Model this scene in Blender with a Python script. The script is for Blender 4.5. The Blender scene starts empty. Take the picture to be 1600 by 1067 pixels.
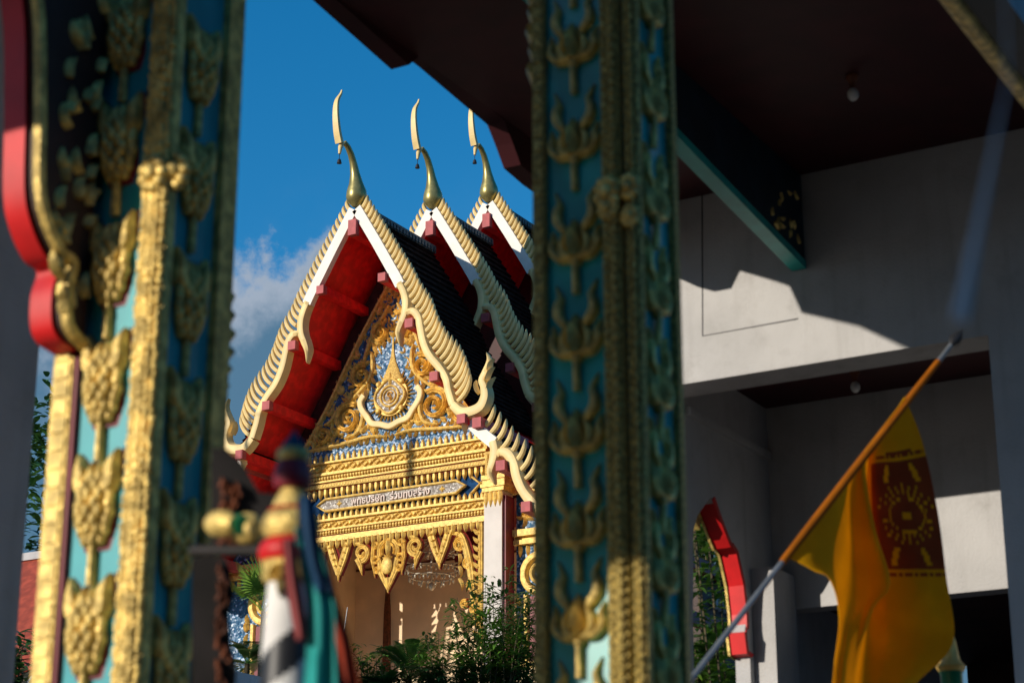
import bpy, bmesh, math, random
from mathutils import Vector, Matrix
rnd = random.Random(7)
PI = math.pi
sc = bpy.context.scene
col = sc.collection

# ------------------------------------------------------------------ camera
FPX, PITCH, YAW = 3129.0, math.radians(18.2), math.radians(30)
CAM = Vector((0, 0, 1.6))
RX = Vector((math.cos(YAW), math.sin(YAW), 0))
FH = Vector((-math.sin(YAW), math.cos(YAW), 0))
FW = FH * math.cos(PITCH) + Vector((0, 0, 1)) * math.sin(PITCH)
UP = -FH * math.sin(PITCH) + Vector((0, 0, 1)) * math.cos(PITCH)
def ray(x, y): return FW * FPX + RX * (x - 800) + UP * (533.5 - y)
def onY(x, y, Y):
    d = ray(x, y); return CAM + d * (Y / d.y)
def onX(x, y, X):
    d = ray(x, y); return CAM + d * (X / d.x)
def atz(x, y, z):
    d = ray(x, y); return CAM + d * (z / FPX)
cd = bpy.data.cameras.new('camera'); cam = bpy.data.objects.new('camera', cd); col.objects.link(cam)
cam.matrix_world = Matrix((RX, UP, -FW)).transposed().to_4x4(); cam.location = CAM
cd.sensor_fit = 'HORIZONTAL'; cd.sensor_width = 36; cd.lens = 36 * FPX / 1600
cd.clip_end = 5000; cd.clip_start = .05
cd.dof.use_dof = True; cd.dof.focus_distance = 46.5; cd.dof.aperture_fstop = 4.3
sc.camera = cam

# ------------------------------------------------------------------ light
SUN = Vector((.47, 1.0, -.305)).normalized()
ELEV = math.asin(-SUN.z); AZ = math.atan2(-SUN.x, -SUN.y)
sl = bpy.data.lights.new('sun', 'SUN'); so = bpy.data.objects.new('sun', sl); col.objects.link(so)
sl.energy = 4.3; sl.angle = math.radians(.5); sl.color = (1.0, .90, .76)
so.rotation_euler = SUN.to_track_quat('-Z', 'Y').to_euler()
w = bpy.data.worlds.new('World'); sc.world = w; w.use_nodes = True
nt = w.node_tree; N = nt.nodes; L = nt.links; N.clear()
def nd(t, nt_=None, **k):
    n = (nt_ or nt).nodes.new(t)
    for a, b in k.items(): setattr(n, a, b)
    return n
sky = nd('ShaderNodeTexSky', sky_type='NISHITA', sun_disc=False)
sky.sun_elevation = ELEV; sky.sun_rotation = AZ % (2 * PI)
sky.air_density = 1.0; sky.dust_density = .8; sky.ozone_density = 4.0
hs = nd('ShaderNodeHueSaturation'); hs.inputs['Saturation'].default_value = 1.295; hs.inputs['Hue'].default_value = .494
hs.inputs['Value'].default_value = 1.08
L.new(sky.outputs[0], hs.inputs['Color'])
def mth(op, a, b=None, c=None, T=None):
    T = T or nt
    n = T.nodes.new('ShaderNodeMath'); n.operation = op
    for i, v in enumerate((a, b, c)):
        if v is None: continue
        if isinstance(v, (int, float)): n.inputs[i].default_value = v
        else: T.links.new(v, n.inputs[i])
    return n.outputs[0]
def ramp(v, a, b, T=None):
    T = T or nt
    n = T.nodes.new('ShaderNodeMapRange'); n.interpolation_type = 'SMOOTHSTEP'
    T.links.new(v, n.inputs['Value']); n.inputs['From Min'].default_value = a; n.inputs['From Max'].default_value = b
    return n.outputs[0]
tc = nd('ShaderNodeTexCoord'); sx = nd('ShaderNodeSeparateXYZ'); L.new(tc.outputs['Generated'], sx.inputs[0])
el = mth('MULTIPLY', mth('ARCSINE', sx.outputs[2]), 180 / PI)
az = mth('MULTIPLY', mth('ARCTAN2', sx.outputs[0], sx.outputs[1]), 180 / PI)
nz = nd('ShaderNodeTexNoise'); nz.inputs['Scale'].default_value = 22; nz.inputs['Detail'].default_value = 7; nz.inputs['Roughness'].default_value = .58
L.new(tc.outputs['Generated'], nz.inputs['Vector'])
nv = mth('SUBTRACT', nz.outputs[0], .5)
# a cumulus bank low in the west: its top near 20 degrees, ending at azimuth -34.5
top = mth('ADD', mth('MULTIPLY', nv, 9.0), 20.9)
top = mth('SUBTRACT', top, mth('MULTIPLY', ramp(az, -34.6, -31.6), 7.0))
mask = ramp(mth('SUBTRACT', top, el), -.25, 1.0)
mask = mth('MULTIPLY', mask, .93)
thin = mth('MULTIPLY', ramp(nz.outputs[0], .42, .75), mth('SUBTRACT', 1.0, ramp(el, 15, 24)))
mask = mth('MAXIMUM', mask, mth('MULTIPLY', thin, .22))
cc = nd('ShaderNodeMix', data_type='RGBA')
L.new(ramp(mth('ADD', mth('SUBTRACT', top, el), mth('MULTIPLY', nv, 5.0)), .3, 4.2), cc.inputs['Factor'])
cc.inputs['A'].default_value = (2.5, 2.9, 3.5, 1); cc.inputs['B'].default_value = (.62, 1.28, 1.95, 1)
mx = nd('ShaderNodeMix', data_type='RGBA'); L.new(mask, mx.inputs['Factor']); L.new(hs.outputs[0], mx.inputs['A']); L.new(cc.outputs['Result'], mx.inputs['B'])
bg = nd('ShaderNodeBackground'); bg.inputs['Strength'].default_value = .15; L.new(mx.outputs['Result'], bg.inputs[0])
wo = nd('ShaderNodeOutputWorld'); L.new(bg.outputs[0], wo.inputs[0])
sc.view_settings.view_transform = 'Standard'; sc.view_settings.look = 'None'; sc.view_settings.exposure = 0; sc.view_settings.gamma = 1

# ------------------------------------------------------------------ materials
def mat(name, rgb, rough=.6, metal=0, var=.15, scale=8, bump=0, bscale=60, rgb2=None, spec=.4, trans=0, detail=4, lo=.35, hi=.7):
    m = bpy.data.materials.new(name); m.use_nodes = True; T = m.node_tree
    p = T.nodes['Principled BSDF']; p.inputs['Roughness'].default_value = rough; p.inputs['Metallic'].default_value = metal
    p.inputs['Specular IOR Level'].default_value = spec
    t = T.nodes.new('ShaderNodeTexCoord'); n = T.nodes.new('ShaderNodeTexNoise'); n.inputs['Scale'].default_value = scale
    n.inputs['Detail'].default_value = detail
    T.links.new(t.outputs['Object'], n.inputs['Vector'])
    x = T.nodes.new('ShaderNodeMix'); x.data_type = 'RGBA'
    b = rgb2 or tuple(c * (1 - var * 1.6) for c in rgb)
    a = rgb if rgb2 else tuple(min(1, c * (1 + var * .5)) for c in rgb)
    x.inputs['A'].default_value = (*b, 1); x.inputs['B'].default_value = (*a, 1)
    T.links.new(ramp(n.outputs[0], lo, hi, T), x.inputs['Factor'])
    T.links.new(x.outputs['Result'], p.inputs['Base Color'])
    if bump:
        n2 = T.nodes.new('ShaderNodeTexNoise'); n2.inputs['Scale'].default_value = bscale; n2.inputs['Detail'].default_value = 3
        T.links.new(t.outputs['Object'], n2.inputs['Vector'])
        bp = T.nodes.new('ShaderNodeBump'); bp.inputs['Strength'].default_value = bump; bp.inputs['Distance'].default_value = .02
        T.links.new(n2.outputs[0], bp.inputs['Height']); T.links.new(bp.outputs[0], p.inputs['Normal'])
    if trans:
        tr = T.nodes.new('ShaderNodeBsdfTranslucent'); T.links.new(x.outputs['Result'], tr.inputs[0])
        ms = T.nodes.new('ShaderNodeMixShader'); ms.inputs[0].default_value = trans
        T.links.new(p.outputs[0], ms.inputs[1]); T.links.new(tr.outputs[0], ms.inputs[2])
        T.links.new(ms.outputs[0], T.nodes['Material Output'].inputs[0])
    return m
GOLD = mat('gold_leaf', (.98, .64, .17), .45, .12, .2, 12, .5, 45)
GOLDF = mat('gold_fine', (.96, .61, .16), .45, .12, .3, 40, 1.0, 60)
OGOLD = mat('old_gold', (.88, .63, .19), .38, .3, .3, 25, .35, 120)
OGOLDF = mat('old_gold_beaded', (.86, .62, .18), .4, .25, .4, 110, 1.0, 170)
CREAM = mat('cream_paint', (.86, .64, .28), .5, 0, .1, 3)
WCREAM = mat('white_paint_board', (.78, .73, .66), .5, 0, .05, 4)
BRONZE = mat('gilded_horn', (.40, .34, .13), .35, .6, .15, 6)
RED = mat('red_soffit', (.80, .008, .014), .6, 0, .15, 5)
PURLIN = mat('red_purlin', (.46, .08, .085), .6, 0, .12, 6)
REDBACK = mat('red_backing', (.32, .03, .02), .6, 0, .2, 9)
TILE = mat('dark_glazed_tile', (.030, .015, .012), .9, 0, .4, 5, .6, 9, spec=.04)
RIDGE = mat('grey_ridge_tile', (.12, .14, .14), .6, 0, .3, 14)
def mosaic(name, a, b, c, scale):
    m = bpy.data.materials.new(name); m.use_nodes = True; T = m.node_tree; p = T.nodes['Principled BSDF']
    t = T.nodes.new('ShaderNodeTexCoord'); v = T.nodes.new('ShaderNodeTexVoronoi'); v.inputs['Scale'].default_value = scale
    T.links.new(t.outputs['Object'], v.inputs['Vector'])
    s = T.nodes.new('ShaderNodeSeparateColor'); T.links.new(v.outputs['Color'], s.inputs[0])
    cr = T.nodes.new('ShaderNodeValToRGB'); e = cr.color_ramp.elements
    e[0].position = 0; e[0].color = (*a, 1); e[1].position = .86; e[1].color = (*b, 1)
    k = e.new(.97); k.color = (*c, 1)
    T.links.new(s.outputs[0], cr.inputs[0]); T.links.new(cr.outputs[0], p.inputs['Base Color'])
    p.inputs['Roughness'].default_value = .35
    sb = T.nodes.new('ShaderNodeVectorMath'); sb.operation = 'SUBTRACT'; sb.inputs[1].default_value = (.5, .5, .5)
    T.links.new(v.outputs['Color'], sb.inputs[0])
    sm = T.nodes.new('ShaderNodeVectorMath'); sm.operation = 'SCALE'; sm.inputs['Scale'].default_value = .5
    T.links.new(sb.outputs[0], sm.inputs[0])
    g = T.nodes.new('ShaderNodeNewGeometry'); ad = T.nodes.new('ShaderNodeVectorMath'); ad.operation = 'ADD'
    T.links.new(g.outputs['Normal'], ad.inputs[0]); T.links.new(sm.outputs[0], ad.inputs[1])
    nm = T.nodes.new('ShaderNodeVectorMath'); nm.operation = 'NORMALIZE'; T.links.new(ad.outputs[0], nm.inputs[0])
    T.links.new(nm.outputs[0], p.inputs['Normal'])
    return m
BLUE = mosaic('blue_glass_mosaic', (.008, .05, .13), (.02, .16, .33), (.42, .55, .8), 24)
GREYM = mosaic('grey_glass_mosaic', (.20, .17, .145), (.29, .26, .225), (.42, .39, .35), 30)
TEAL = mat('turquoise_panel', (.03, .38, .43), .35, 0, .15, 7, rgb2=(.02, .30, .36))
TEALD = mat('deep_teal_panel', (.006, .36, .36), .35, 0, .2, 7)
WALL = mat('white_plaster', (.49, .485, .485), .75, 0, .07, 2.2, .25, 90, detail=8)
T = WALL.node_tree; pz = T.nodes['Principled BSDF']; src = pz.inputs['Base Color'].links[0].from_socket
tco = T.nodes.new('ShaderNodeTexCoord'); mp = T.nodes.new('ShaderNodeMapping'); mp.inputs['Scale'].default_value = (9, 9, .7); T.links.new(tco.outputs['Object'], mp.inputs[0])
ns = T.nodes.new('ShaderNodeTexNoise'); ns.inputs['Scale'].default_value = 1; ns.inputs['Detail'].default_value = 6; T.links.new(mp.outputs[0], ns.inputs['Vector'])
nb = T.nodes.new('ShaderNodeTexNoise'); nb.inputs['Scale'].default_value = 5; nb.inputs['Detail'].default_value = 8; nb.inputs['Roughness'].default_value = .7; T.links.new(tco.outputs['Object'], nb.inputs['Vector'])
mm_ = T.nodes.new('ShaderNodeMix'); mm_.data_type = 'RGBA'; mm_.blend_type = 'MULTIPLY'
T.links.new(mth('MULTIPLY', mth('ADD', mth('MULTIPLY', ramp(ns.outputs[0], .5, .78, T), .3, T=T), mth('MULTIPLY', ramp(nb.outputs[0], .48, .75, T), .28, T=T), T=T), 1.0, T=T), mm_.inputs['Factor'])
T.links.new(src, mm_.inputs['A']); mm_.inputs['B'].default_value = (.45, .42, .38, 1); T.links.new(mm_.outputs['Result'], pz.inputs['Base Color'])
WALLP = mat('porch_plaster', (.95, .72, .47), .75, 0, .06, 2)
COLW = mat('white_column', (.64, .60, .56), .6, 0, .05, 3)
MAROON = mat('maroon_paint', (.20, .015, .03), .5, 0, .15, 4)
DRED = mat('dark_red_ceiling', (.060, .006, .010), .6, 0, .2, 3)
BRED = mat('bright_red_lacquer', (.66, .012, .014), .5, 0, .12, 6)
TEALB = mat('teal_beam_edge', (.02, .42, .38), .4, 0, .15, 5)
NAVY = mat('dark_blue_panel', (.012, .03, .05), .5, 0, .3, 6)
DARKW = mat('dark_wood', (.05, .02, .015), .6, 0, .3, 6)
BROWN = mat('brown_wood', (.17, .05, .02), .55, 0, .3, 10)
GRASSM = mat('ground_earth', (.07, .06, .05), .9, 0, .3, .5)
STONE = mat('terrace_stone', (.42, .36, .28), .8, 0, .15, 1)
GLASS = mat('clear_crystal', (.80, .77, .66), .15, .2, .2, 30)
LEAF = mat('leaf_green', (.20, .42, .05), .45, 0, .3, 1.6, rgb2=(.03, .09, .02), trans=.3)
LEAF2 = mat('leaf_dark', (.11, .26, .05), .4, 0, .3, 2.0, rgb2=(.035, .12, .035), trans=.2)
LEAF3 = mat('leaf_bright', (.26, .46, .05), .45, 0, .3, 2.0, rgb2=(.05, .12, .02), trans=.35)
LEAFR = mat('leaf_red', (.16, .05, .02), .45, 0, .3, 5.0, trans=.3)
STEM = mat('stem_bark', (.10, .08, .04), .8, 0, .3, 8)
ROOFR = mat('red_roof_tile', (.40, .07, .035), .7, 0, .2, 6)
ORANGE = mat('saffron_cloth', (1.0, .56, .010), .7, 0, .08, 5, .5, 14, trans=.55, spec=.1)
EMBL = mat('dark_red_print', (.44, .085, .022), .7, 0, .1, 9, trans=.4, spec=.1)
STEEL = mat('grey_pole', (.22, .25, .29), .4, .4, .15, 9)
BLACK = mat('black_paint', (.02, .022, .028), .45, 0, .2, 9)
WHITEC = mat('white_cloth', (.78, .77, .75), .7, 0, .06, 8)
GREENP = mat('green_enamel', (.015, .20, .08), .3, 0, .15, 8)
TEALC = mat('teal_cloth', (.025, .40, .38), .55, 0, .2, 9, trans=.25)
BLUEC = mat('dark_blue_cloth', (.02, .07, .16), .55, 0, .2, 9, trans=.2)
REDC = mat('red_orange_cloth', (.45, .06, .025), .55, 0, .25, 9, trans=.4)
PINKC = mat('rose_cloth', (.42, .10, .10), .55, 0, .2, 9, trans=.3)
BULB = mat('frosted_glass', (.75, .74, .72), .2, 0, .03, 9)
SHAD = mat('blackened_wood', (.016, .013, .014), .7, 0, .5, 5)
SLEEVE = mat('rust_orange_cloth', (.50, .15, .012), .7, 0, .12, 8, trans=.3, spec=.1)
STREAK = mat('light_streak_white', (.85, .88, .92), .8, 0, .05, 9)

# ------------------------------------------------------------------ mesh helpers
class MB:
    def __init__(s): s.v = []; s.f = []; s.m = []; s.cur = 0
    def face(s, ids): s.f.append(ids); s.m.append(s.cur)
    def box(s, x0, x1, y0, y1, z0, z1):
        b = len(s.v)
        for z in (z0, z1):
            for y in (y0, y1):
                for x in (x0, x1): s.v.append((x, y, z))
        for q in ((0, 2, 3, 1), (4, 5, 7, 6), (0, 1, 5, 4), (2, 6, 7, 3), (0, 4, 6, 2), (1, 3, 7, 5)): s.face([b + i for i in q])
        return s
    def prism(s, poly, P, d0, d1):
        b = len(s.v); n = len(poly)
        for d in (d0, d1):
            for a, c in poly: s.v.append(tuple(P(a, c, d)))
        s.face([b + i for i in range(n)]); s.face([b + n + i for i in reversed(range(n))])
        for i in range(n): s.face([b + i, b + (i + 1) % n, b + n + (i + 1) % n, b + n + i])
        return s
    def tube(s, path, rad, n=8, sq=None, cap=True):
        path = [Vector(p) for p in path]; k = len(path); b = len(s.v)
        if not isinstance(rad, (list, tuple)): rad = [rad] * k
        ref = None
        for i, p in enumerate(path):
            t = (path[min(i + 1, k - 1)] - path[max(i - 1, 0)]).normalized()
            if ref is None:
                ref = Vector((0, 1, 0)) if abs(t.y) < .9 else Vector((1, 0, 0))
            x = t.cross(ref).normalized(); y = x.cross(t).normalized(); ref = y
            for j in range(n):
                a = 2 * PI * j / n
                s.v.append(tuple(p + x * math.cos(a) * rad[i] + y * math.sin(a) * rad[i] * (sq or 1)))
        for i in range(k - 1):
            for j in range(n):
                s.face([b + i * n + j, b + i * n + (j + 1) % n, b + (i + 1) * n + (j + 1) % n, b + (i + 1) * n + j])
        if cap:
            s.face([b + j for j in reversed(range(n))]); s.face([b + (k - 1) * n + j for j in range(n)])
        return s
    def lathe(s, prof, c=(0, 0, 0), n=16):
        b = len(s.v)
        for r, z in prof:
            for j in range(n):
                a = 2 * PI * j / n; s.v.append((c[0] + r * math.cos(a), c[1] + r * math.sin(a), c[2] + z))
        for i in range(len(prof) - 1):
            for j in range(n): s.face([b + i * n + j, b + i * n + (j + 1) % n, b + (i + 1) * n + (j + 1) % n, b + (i + 1) * n + j])
        s.face([b + j for j in reversed(range(n))]); s.face([b + (len(prof) - 1) * n + j for j in range(n)])
        return s
    def ell(s, c, r, nu=10, nv_=7, M=None):
        b = len(s.v)
        for i in range(nv_ + 1):
            th = PI * i / nv_
            for j in range(nu):
                a = 2 * PI * j / nu
                p = Vector((r[0] * math.sin(th) * math.cos(a), r[1] * math.sin(th) * math.sin(a), r[2] * math.cos(th)))
                if M: p = M @ p
                s.v.append(tuple(p + Vector(c)))
        for i in range(nv_):
            for j in range(nu): s.face([b + i * nu + j, b + (i + 1) * nu + j, b + (i + 1) * nu + (j + 1) % nu, b + i * nu + (j + 1) % nu])
        return s
    def ribbon(s, pts, wid, P, d0, h, prof=((-1, 0), (-.62, .85), (0, 1), (.62, .85), (1, 0)), closed=False):
        """raised moulding along a 2-D path: P(a, b, d) maps plane coordinates and relief to 3-D"""
        pts = [Vector((p[0], p[1])) for p in pts]; k = len(pts); b = len(s.v); m = len(prof)
        if not isinstance(wid, (list, tuple)): wid = [wid] * k
        for i, p in enumerate(pts):
            if closed: t = pts[(i + 1) % k] - pts[i - 1]
            else: t = pts[min(i + 1, k - 1)] - pts[max(i - 1, 0)]
            if t.length < 1e-9: t = Vector((1, 0))
            t.normalize(); nn = Vector((-t.y, t.x))
            hh = h * (.35 + .65 * min(1, wid[i] / (max(wid) + 1e-9) * 1.3))
            for a, z in prof:
                q = p + nn * a * wid[i]; s.v.append(tuple(P(q.x, q.y, d0 + z * hh)))
        for i in range(k if closed else k - 1):
            j = (i + 1) % k
            for a in range(m - 1): s.face([b + i * m + a, b + i * m + a + 1, b + j * m + a + 1, b + j * m + a])
        if not closed:
            s.face([b + a for a in range(m)]); s.face([b + (k - 1) * m + a for a in reversed(range(m))])
        return s
    def leaf(s, p0, p1, wd, P, d0, h, bend=0, n=5):
        """flame-shaped leaf in relief from p0 to its tip p1"""
        p0 = Vector(p0); p1 = Vector(p1); t = p1 - p0; nn = Vector((-t.y, t.x)); pts = []; ws = []
        for i in range(n + 1):
            q = i / n; pts.append(p0 + t * q + nn * bend * math.sin(q * PI)); ws.append(wd * (math.sin(PI * (.14 + .86 * q) ** .75) ** .8 if q < 1 else .02) + .0005)
        return s.ribbon(pts, ws, P, d0, h, ((-1, 0), (-.45, .7), (0, 1), (.45, .7), (1, 0)))
    GROOVE = ((-1, 0), (-.82, .85), (-.4, .6), (0, 1), (.4, .6), (.82, .85), (1, 0))
    def spiral(s, c, r, P, d0, h, wd, a0=0, turns=1.6, sgn=1, n=22, inner=.2):
        pts = []; ws = []
        for i in range(n + 1):
            q = i / n; a = a0 + sgn * q * turns * 2 * PI; rr = r * (1 - (1 - inner) * q)
            pts.append((c[0] + rr * math.cos(a), c[1] + rr * math.sin(a))); ws.append(wd * (1 - .6 * q))
        return s.ribbon(pts, ws, P, d0, h, MB.GROOVE)
    def build(s, name, mats, parent=None, org=(0, 0, 0), smooth=False, kind=None):
        me = bpy.data.meshes.new(name); o3 = Vector(org)
        me.from_pydata([tuple(Vector(p) - o3) for p in s.v], [], s.f)
        mats = mats if isinstance(mats, (list, tuple)) else [mats]
        for m in mats: me.materials.append(m)
        if len(mats) > 1: me.polygons.foreach_set('material_index', s.m)
        bm = bmesh.new(); bm.from_mesh(me); bmesh.ops.recalc_face_normals(bm, faces=bm.faces); bm.to_mesh(me); bm.free()
        if smooth:
            me.polygons.foreach_set('use_smooth', [True] * len(me.polygons))
            try: me.set_sharp_from_angle(angle=math.radians(48))
            except Exception: pass
        o = bpy.data.objects.new(name, me); col.objects.link(o)
        if parent: o.parent = parent
        else: o.location = o3
        if kind: o['kind'] = kind
        return o
def thing(name, label, cat, loc=(0, 0, 0), group=None):
    o = bpy.data.objects.new(name, None); col.objects.link(o); o.location = loc; o.empty_display_size = .2
    o['label'] = label; o['category'] = cat
    if group: o['group'] = group
    return o
def tag(o, label, cat, group=None):
    o['label'] = label; o['category'] = cat
    if group: o['group'] = group
    return o
def copy_to(o, parent, loc=None, sx=None):
    c = o.copy(); col.objects.link(c); c.parent = parent
    if loc is not None: c.location = loc
    return c
def catmull(pts, n=5):
    pts = [Vector(p) for p in pts]; out = []
    for i in range(len(pts) - 1):
        p0 = pts[max(i - 1, 0)]; p1 = pts[i]; p2 = pts[i + 1]; p3 = pts[min(i + 2, len(pts) - 1)]
        for j in range(n):
            t = j / n
            out.append(.5 * ((2 * p1) + (p2 - p0) * t + (2 * p0 - 5 * p1 + 4 * p2 - p3) * t * t + (3 * p1 - p0 - 3 * p2 + p3) * t ** 3))
    out.append(pts[-1]); return out
def lerp(xs, n):
    out = []
    for i in range(n):
        q = i / (n - 1) * (len(xs) - 1); k = min(int(q), len(xs) - 2); out.append(xs[k] + (xs[k + 1] - xs[k]) * (q - k))
    return out

# ------------------------------------------------------------------ setting
MB().box(-400, 400, -400, 400, -.3, 0).build('ground', GRASSM, kind='structure')

PAVE = mat('terracotta_paving', (.80, .60, .36), .8, 0, .15, 1.5)
MB().box(-6.5, -2.2, -1.5, 3.3, 0, .02).build('bounce_paving', PAVE, kind='structure')  # unseen pale patch added to bounce warm sunlight onto the pillars
BLUED = mat('dark_blue_ground', (.012, .06, .17), .8, 0, .3, 9, spec=.1)
#@@TEMPLE
# ================================================================== the temple hall
H0 = 11.31                                   # ridge height above the terrace
temple = thing('temple_hall', 'ornate Thai temple hall with three stacked red gables, gold pediment and cream roof finials', 'temple', (-25, 36, 8.0))
tb = tag(MB().box(-36, -14, 30.8, 60, 0, 6.5).build('terrace', STONE), 'tall stone terrace carrying the gilded temple hall', 'terrace'); 
tb['kind'] = 'structure'
for k in ('label', 'category'): del tb[k]
MB().box(-8, 8, -.6, 23, -1.49, 0).build('plinth', PAVE, temple)
def FP(w0):                                   # plane of the facade at depth w0, relief towards the viewer
    return lambda a, b, d: (a, w0 - d, b + H0)
def mir(pts, sg): return [(sg * p[0], p[1]) for p in pts]
FIN0 = [(.12, -.12), (.74, -1.13), (1.34, -2.15), (1.56, -2.6), (1.84, -3.05), (2.02, -3.55), (2.24, -3.97), (2.52, -4.32), (2.72, -4.72), (2.84, -5.2)]
def fins(mb, sg, base, tips, n, w0, thick=.045):
    def arc(c):
        c = catmull(c, 12); L_ = [0]
        for i in range(1, len(c)): L_.append(L_[-1] + (c[i] - c[i - 1]).length)
        def at(t):
            d = t * L_[-1]
            for i in range(1, len(c)):
                if L_[i] >= d - 1e-9: return c[i - 1].lerp(c[i], (d - L_[i - 1]) / max(1e-9, L_[i] - L_[i - 1]))
            return c[-1]
        return at
    base = arc(base)
    for i in range(n):
        q = i / (n - 1); b0 = base(q); t0 = b0 + Vector((.47, .88)) * (tips[0] + (tips[1] - tips[0]) * q ** 1.3)
        d = t0 - b0; ctrl = b0 + d * .5 + Vector((d.y, -d.x)) * .28
        pts = []
        for j in range(7):
            t = j / 6; p = b0 * (1 - t) ** 2 + ctrl * 2 * t * (1 - t) + t0 * t * t; pts.append((sg * p.x, p.y))
        ws = [.048, .054, .056, .053, .046, .033, .005]
        P = lambda a, b, dd: (a, w0 - dd, b + H0)
        mb.ribbon(pts, ws, P, -thick, thick * 2.1, ((-1, 0), (-.75, .8), (0, 1), (.75, .8), (1, 0)))
BOARD = [(.045, -.10), (.62, -1.04), (1.20, -2.03), (1.30, -2.22)]
NAGA1 = [(1.28, -2.18), (1.40, -2.42), (1.46, -2.68), (1.43, -2.95), (1.33, -3.18), (1.26, -3.38), (1.29, -3.66)]
NAGA2 = [(1.40, -2.98), (1.52, -2.92), (1.68, -2.93), (1.80, -3.08), (1.86, -3.32), (1.95, -3.70), (2.12, -4.05), (2.38, -4.36), (2.56, -4.66), (2.63, -4.95), (2.74, -5.28)]
HANG = [(2.74, -5.28), (2.95, -5.47), (3.2, -5.5), (3.45, -5.42), (3.56, -5.2), (3.53, -4.98), (3.47, -4.82), (3.56, -4.62), (3.62, -4.38), (3.55, -4.18)]
TIPS = [(.30, .22), (.95, -.83), (1.63, -1.85), (1.98, -2.42), (2.38, -3.08), (2.80, -3.80), (3.10, -4.42), (3.22, -4.78)]
soffprof = [(0, -.16), (.62, -1.15), (1.28, -2.25), (1.62, -2.98), (2.05, -3.68), (2.55, -4.45), (2.95, -5.15), (3.25, -5.55)]
def gable(root, org, w1, blocks=True, tym=None):
    """one roof tier: org = (w, dv) offset of its front; w1 = how far the roof runs back"""
    ow, dv = org
    r = bpy.data.objects.new('roof', None); col.objects.link(r); r.parent = root; r.location = (0, ow, dv)
    for sg in (-1, 1):
        m = MB(); P = lambda a, b, d: (a, -d, b + H0)
        m.ribbon(mir(BOARD, sg), .125, P, -.08, .16, ((-1, 0), (-1, 1), (1, 1), (1, 0)))
        m.build('bargeboard', WCREAM, r)
        m = MB()
        for pts, ws in ((NAGA1, [.115, .125, .13, .125, .115, .09, .02]), (NAGA2, [.05, .10, .125, .13, .13, .13, .13, .125, .125, .125, .125])):
            c = catmull(mir(pts, sg)); m.ribbon(c, lerp(ws, len(c)), P, -.1, .22)
        m.build('serpent_bargeboard', CREAM, r, smooth=True)
        m = MB(); c = catmull(mir(HANG, sg)); m.ribbon(c, lerp([.14, .16, .17, .17, .15, .12, .11, .10, .06, .008], len(c)), P, -.1, .22)
        for a, b, ww in (((3.60, -5.1), (3.78, -4.78), .05), ((3.58, -4.85), (3.76, -4.55), .045), ((3.62, -4.62), (3.76, -4.36), .035), ((3.36, -5.1), (3.30, -4.78), .05)):
            m.leaf((sg * a[0], a[1]), (sg * b[0], b[1]), ww, P, -.06, .16, .12 * sg)
        m.leaf((sg * 3.1, -5.55), (sg * 3.02, -5.98), .09, P, -.06, .18, -.1 * sg)
        m.build('tail_finial', CREAM, r, smooth=True)
        m = MB(); fins(m, sg, FIN0, (.38, .66), 36, 0); m.build('roof_fin_row', CREAM, r, smooth=True)
        # roof slab: tiled top, red soffit
        m = MB(); s_ = [(sg * a, b) for a, b in soffprof]; k = len(s_); tl = catmull(s_, 5); cs = []
        for i in range(len(tl) - 1): cs += [(tl[i].x, tl[i].y + .06), (tl[i + 1].x + sg * .035, tl[i + 1].y + .095)]
        for ww in (.06, w1):
            for a, b in cs: m.v.append((a, ww, b + H0))
        kc = len(cs)
        for i in range(kc - 1): m.face([i, i + 1, kc + i + 1, kc + i])
        m.build('roof_tiles', TILE, r)
        m = MB(); k = len(s_)
        for ww in (.05, w1):
            for a, b in s_: m.v.append((a, ww, b + H0 - .02))
        for i in range(k - 1): m.face([i, i + 1, k + i + 1, k + i])
        m.build('soffit', RED, r)
        for (bu, bv, sz) in ((.86, -1.98, .1), (1.62, -3.22, .105), (2.30, -4.58, .105), (3.02, -5.66, .105)):
            if tym and bu < 1: continue
            pu = MB().box(sg * bu - sz, sg * bu + sz, -.02, w1 if bu < 3 else 1.9, bv + H0 - sz, bv + H0 + sz).build('purlin', RED, r)
    for sg in (-1, 1):
        for (bu, bv, sz) in ((.86, -1.98, .1), (1.62, -3.22, .105), (2.30, -4.58, .105), (3.02, -5.66, .105)):
            if tym and bu < 1: continue
            MB().box(sg * bu - sz, sg * bu + sz, -.17, -.022, bv + H0 - sz, bv + H0 + sz).build('sunlit_purlin_end', PURLIN, r)  # front blocks take a pinker red standing for their sunlit faces
    MB().box(-.11, .11, -.02, w1, H0 - .78, H0 - .40).build('ridge_purlin', RED, r)
    MB().box(-.11, .11, -.17, -.022, H0 - .78, H0 - .40).build('sunlit_purlin_end', PURLIN, r)
    m = MB(); m.box(-.10, .10, .1, w1, H0 - .12, H0 + .08)
    for i in range(int(w1 / .14)): m.box(-.14, .14, .14 + i * .14, .22 + i * .14, H0 - .10, H0 + .02)
    m.build('ridge_cap', RIDGE, r)
    # horn finial (chofa)
    m = MB()
    path = [(0, .02, -.02), (0, .0, .10), (0, -.01, .22), (0, -.02, .36), (0, -.05, .56), (0, -.10, .78), (0, -.17, 1.0), (0, -.28, 1.2), (0, -.42, 1.34), (0, -.56, 1.40)]
    m.tube([(a, b, c + H0) for a, b, c in path], [.10, .21, .25, .235, .165, .115, .09, .078, .07, .06], 14)
    m.build('horn_finial', BRONZE, r, smooth=True)
    m = MB(); bl = catmull([(-.76, 1.31), (-.86, 1.55), (-.925, 1.85), (-.945, 2.12), (-.915, 2.32), (-.84, 2.46), (-.765, 2.57), (-.73, 2.68)], 4)
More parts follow.
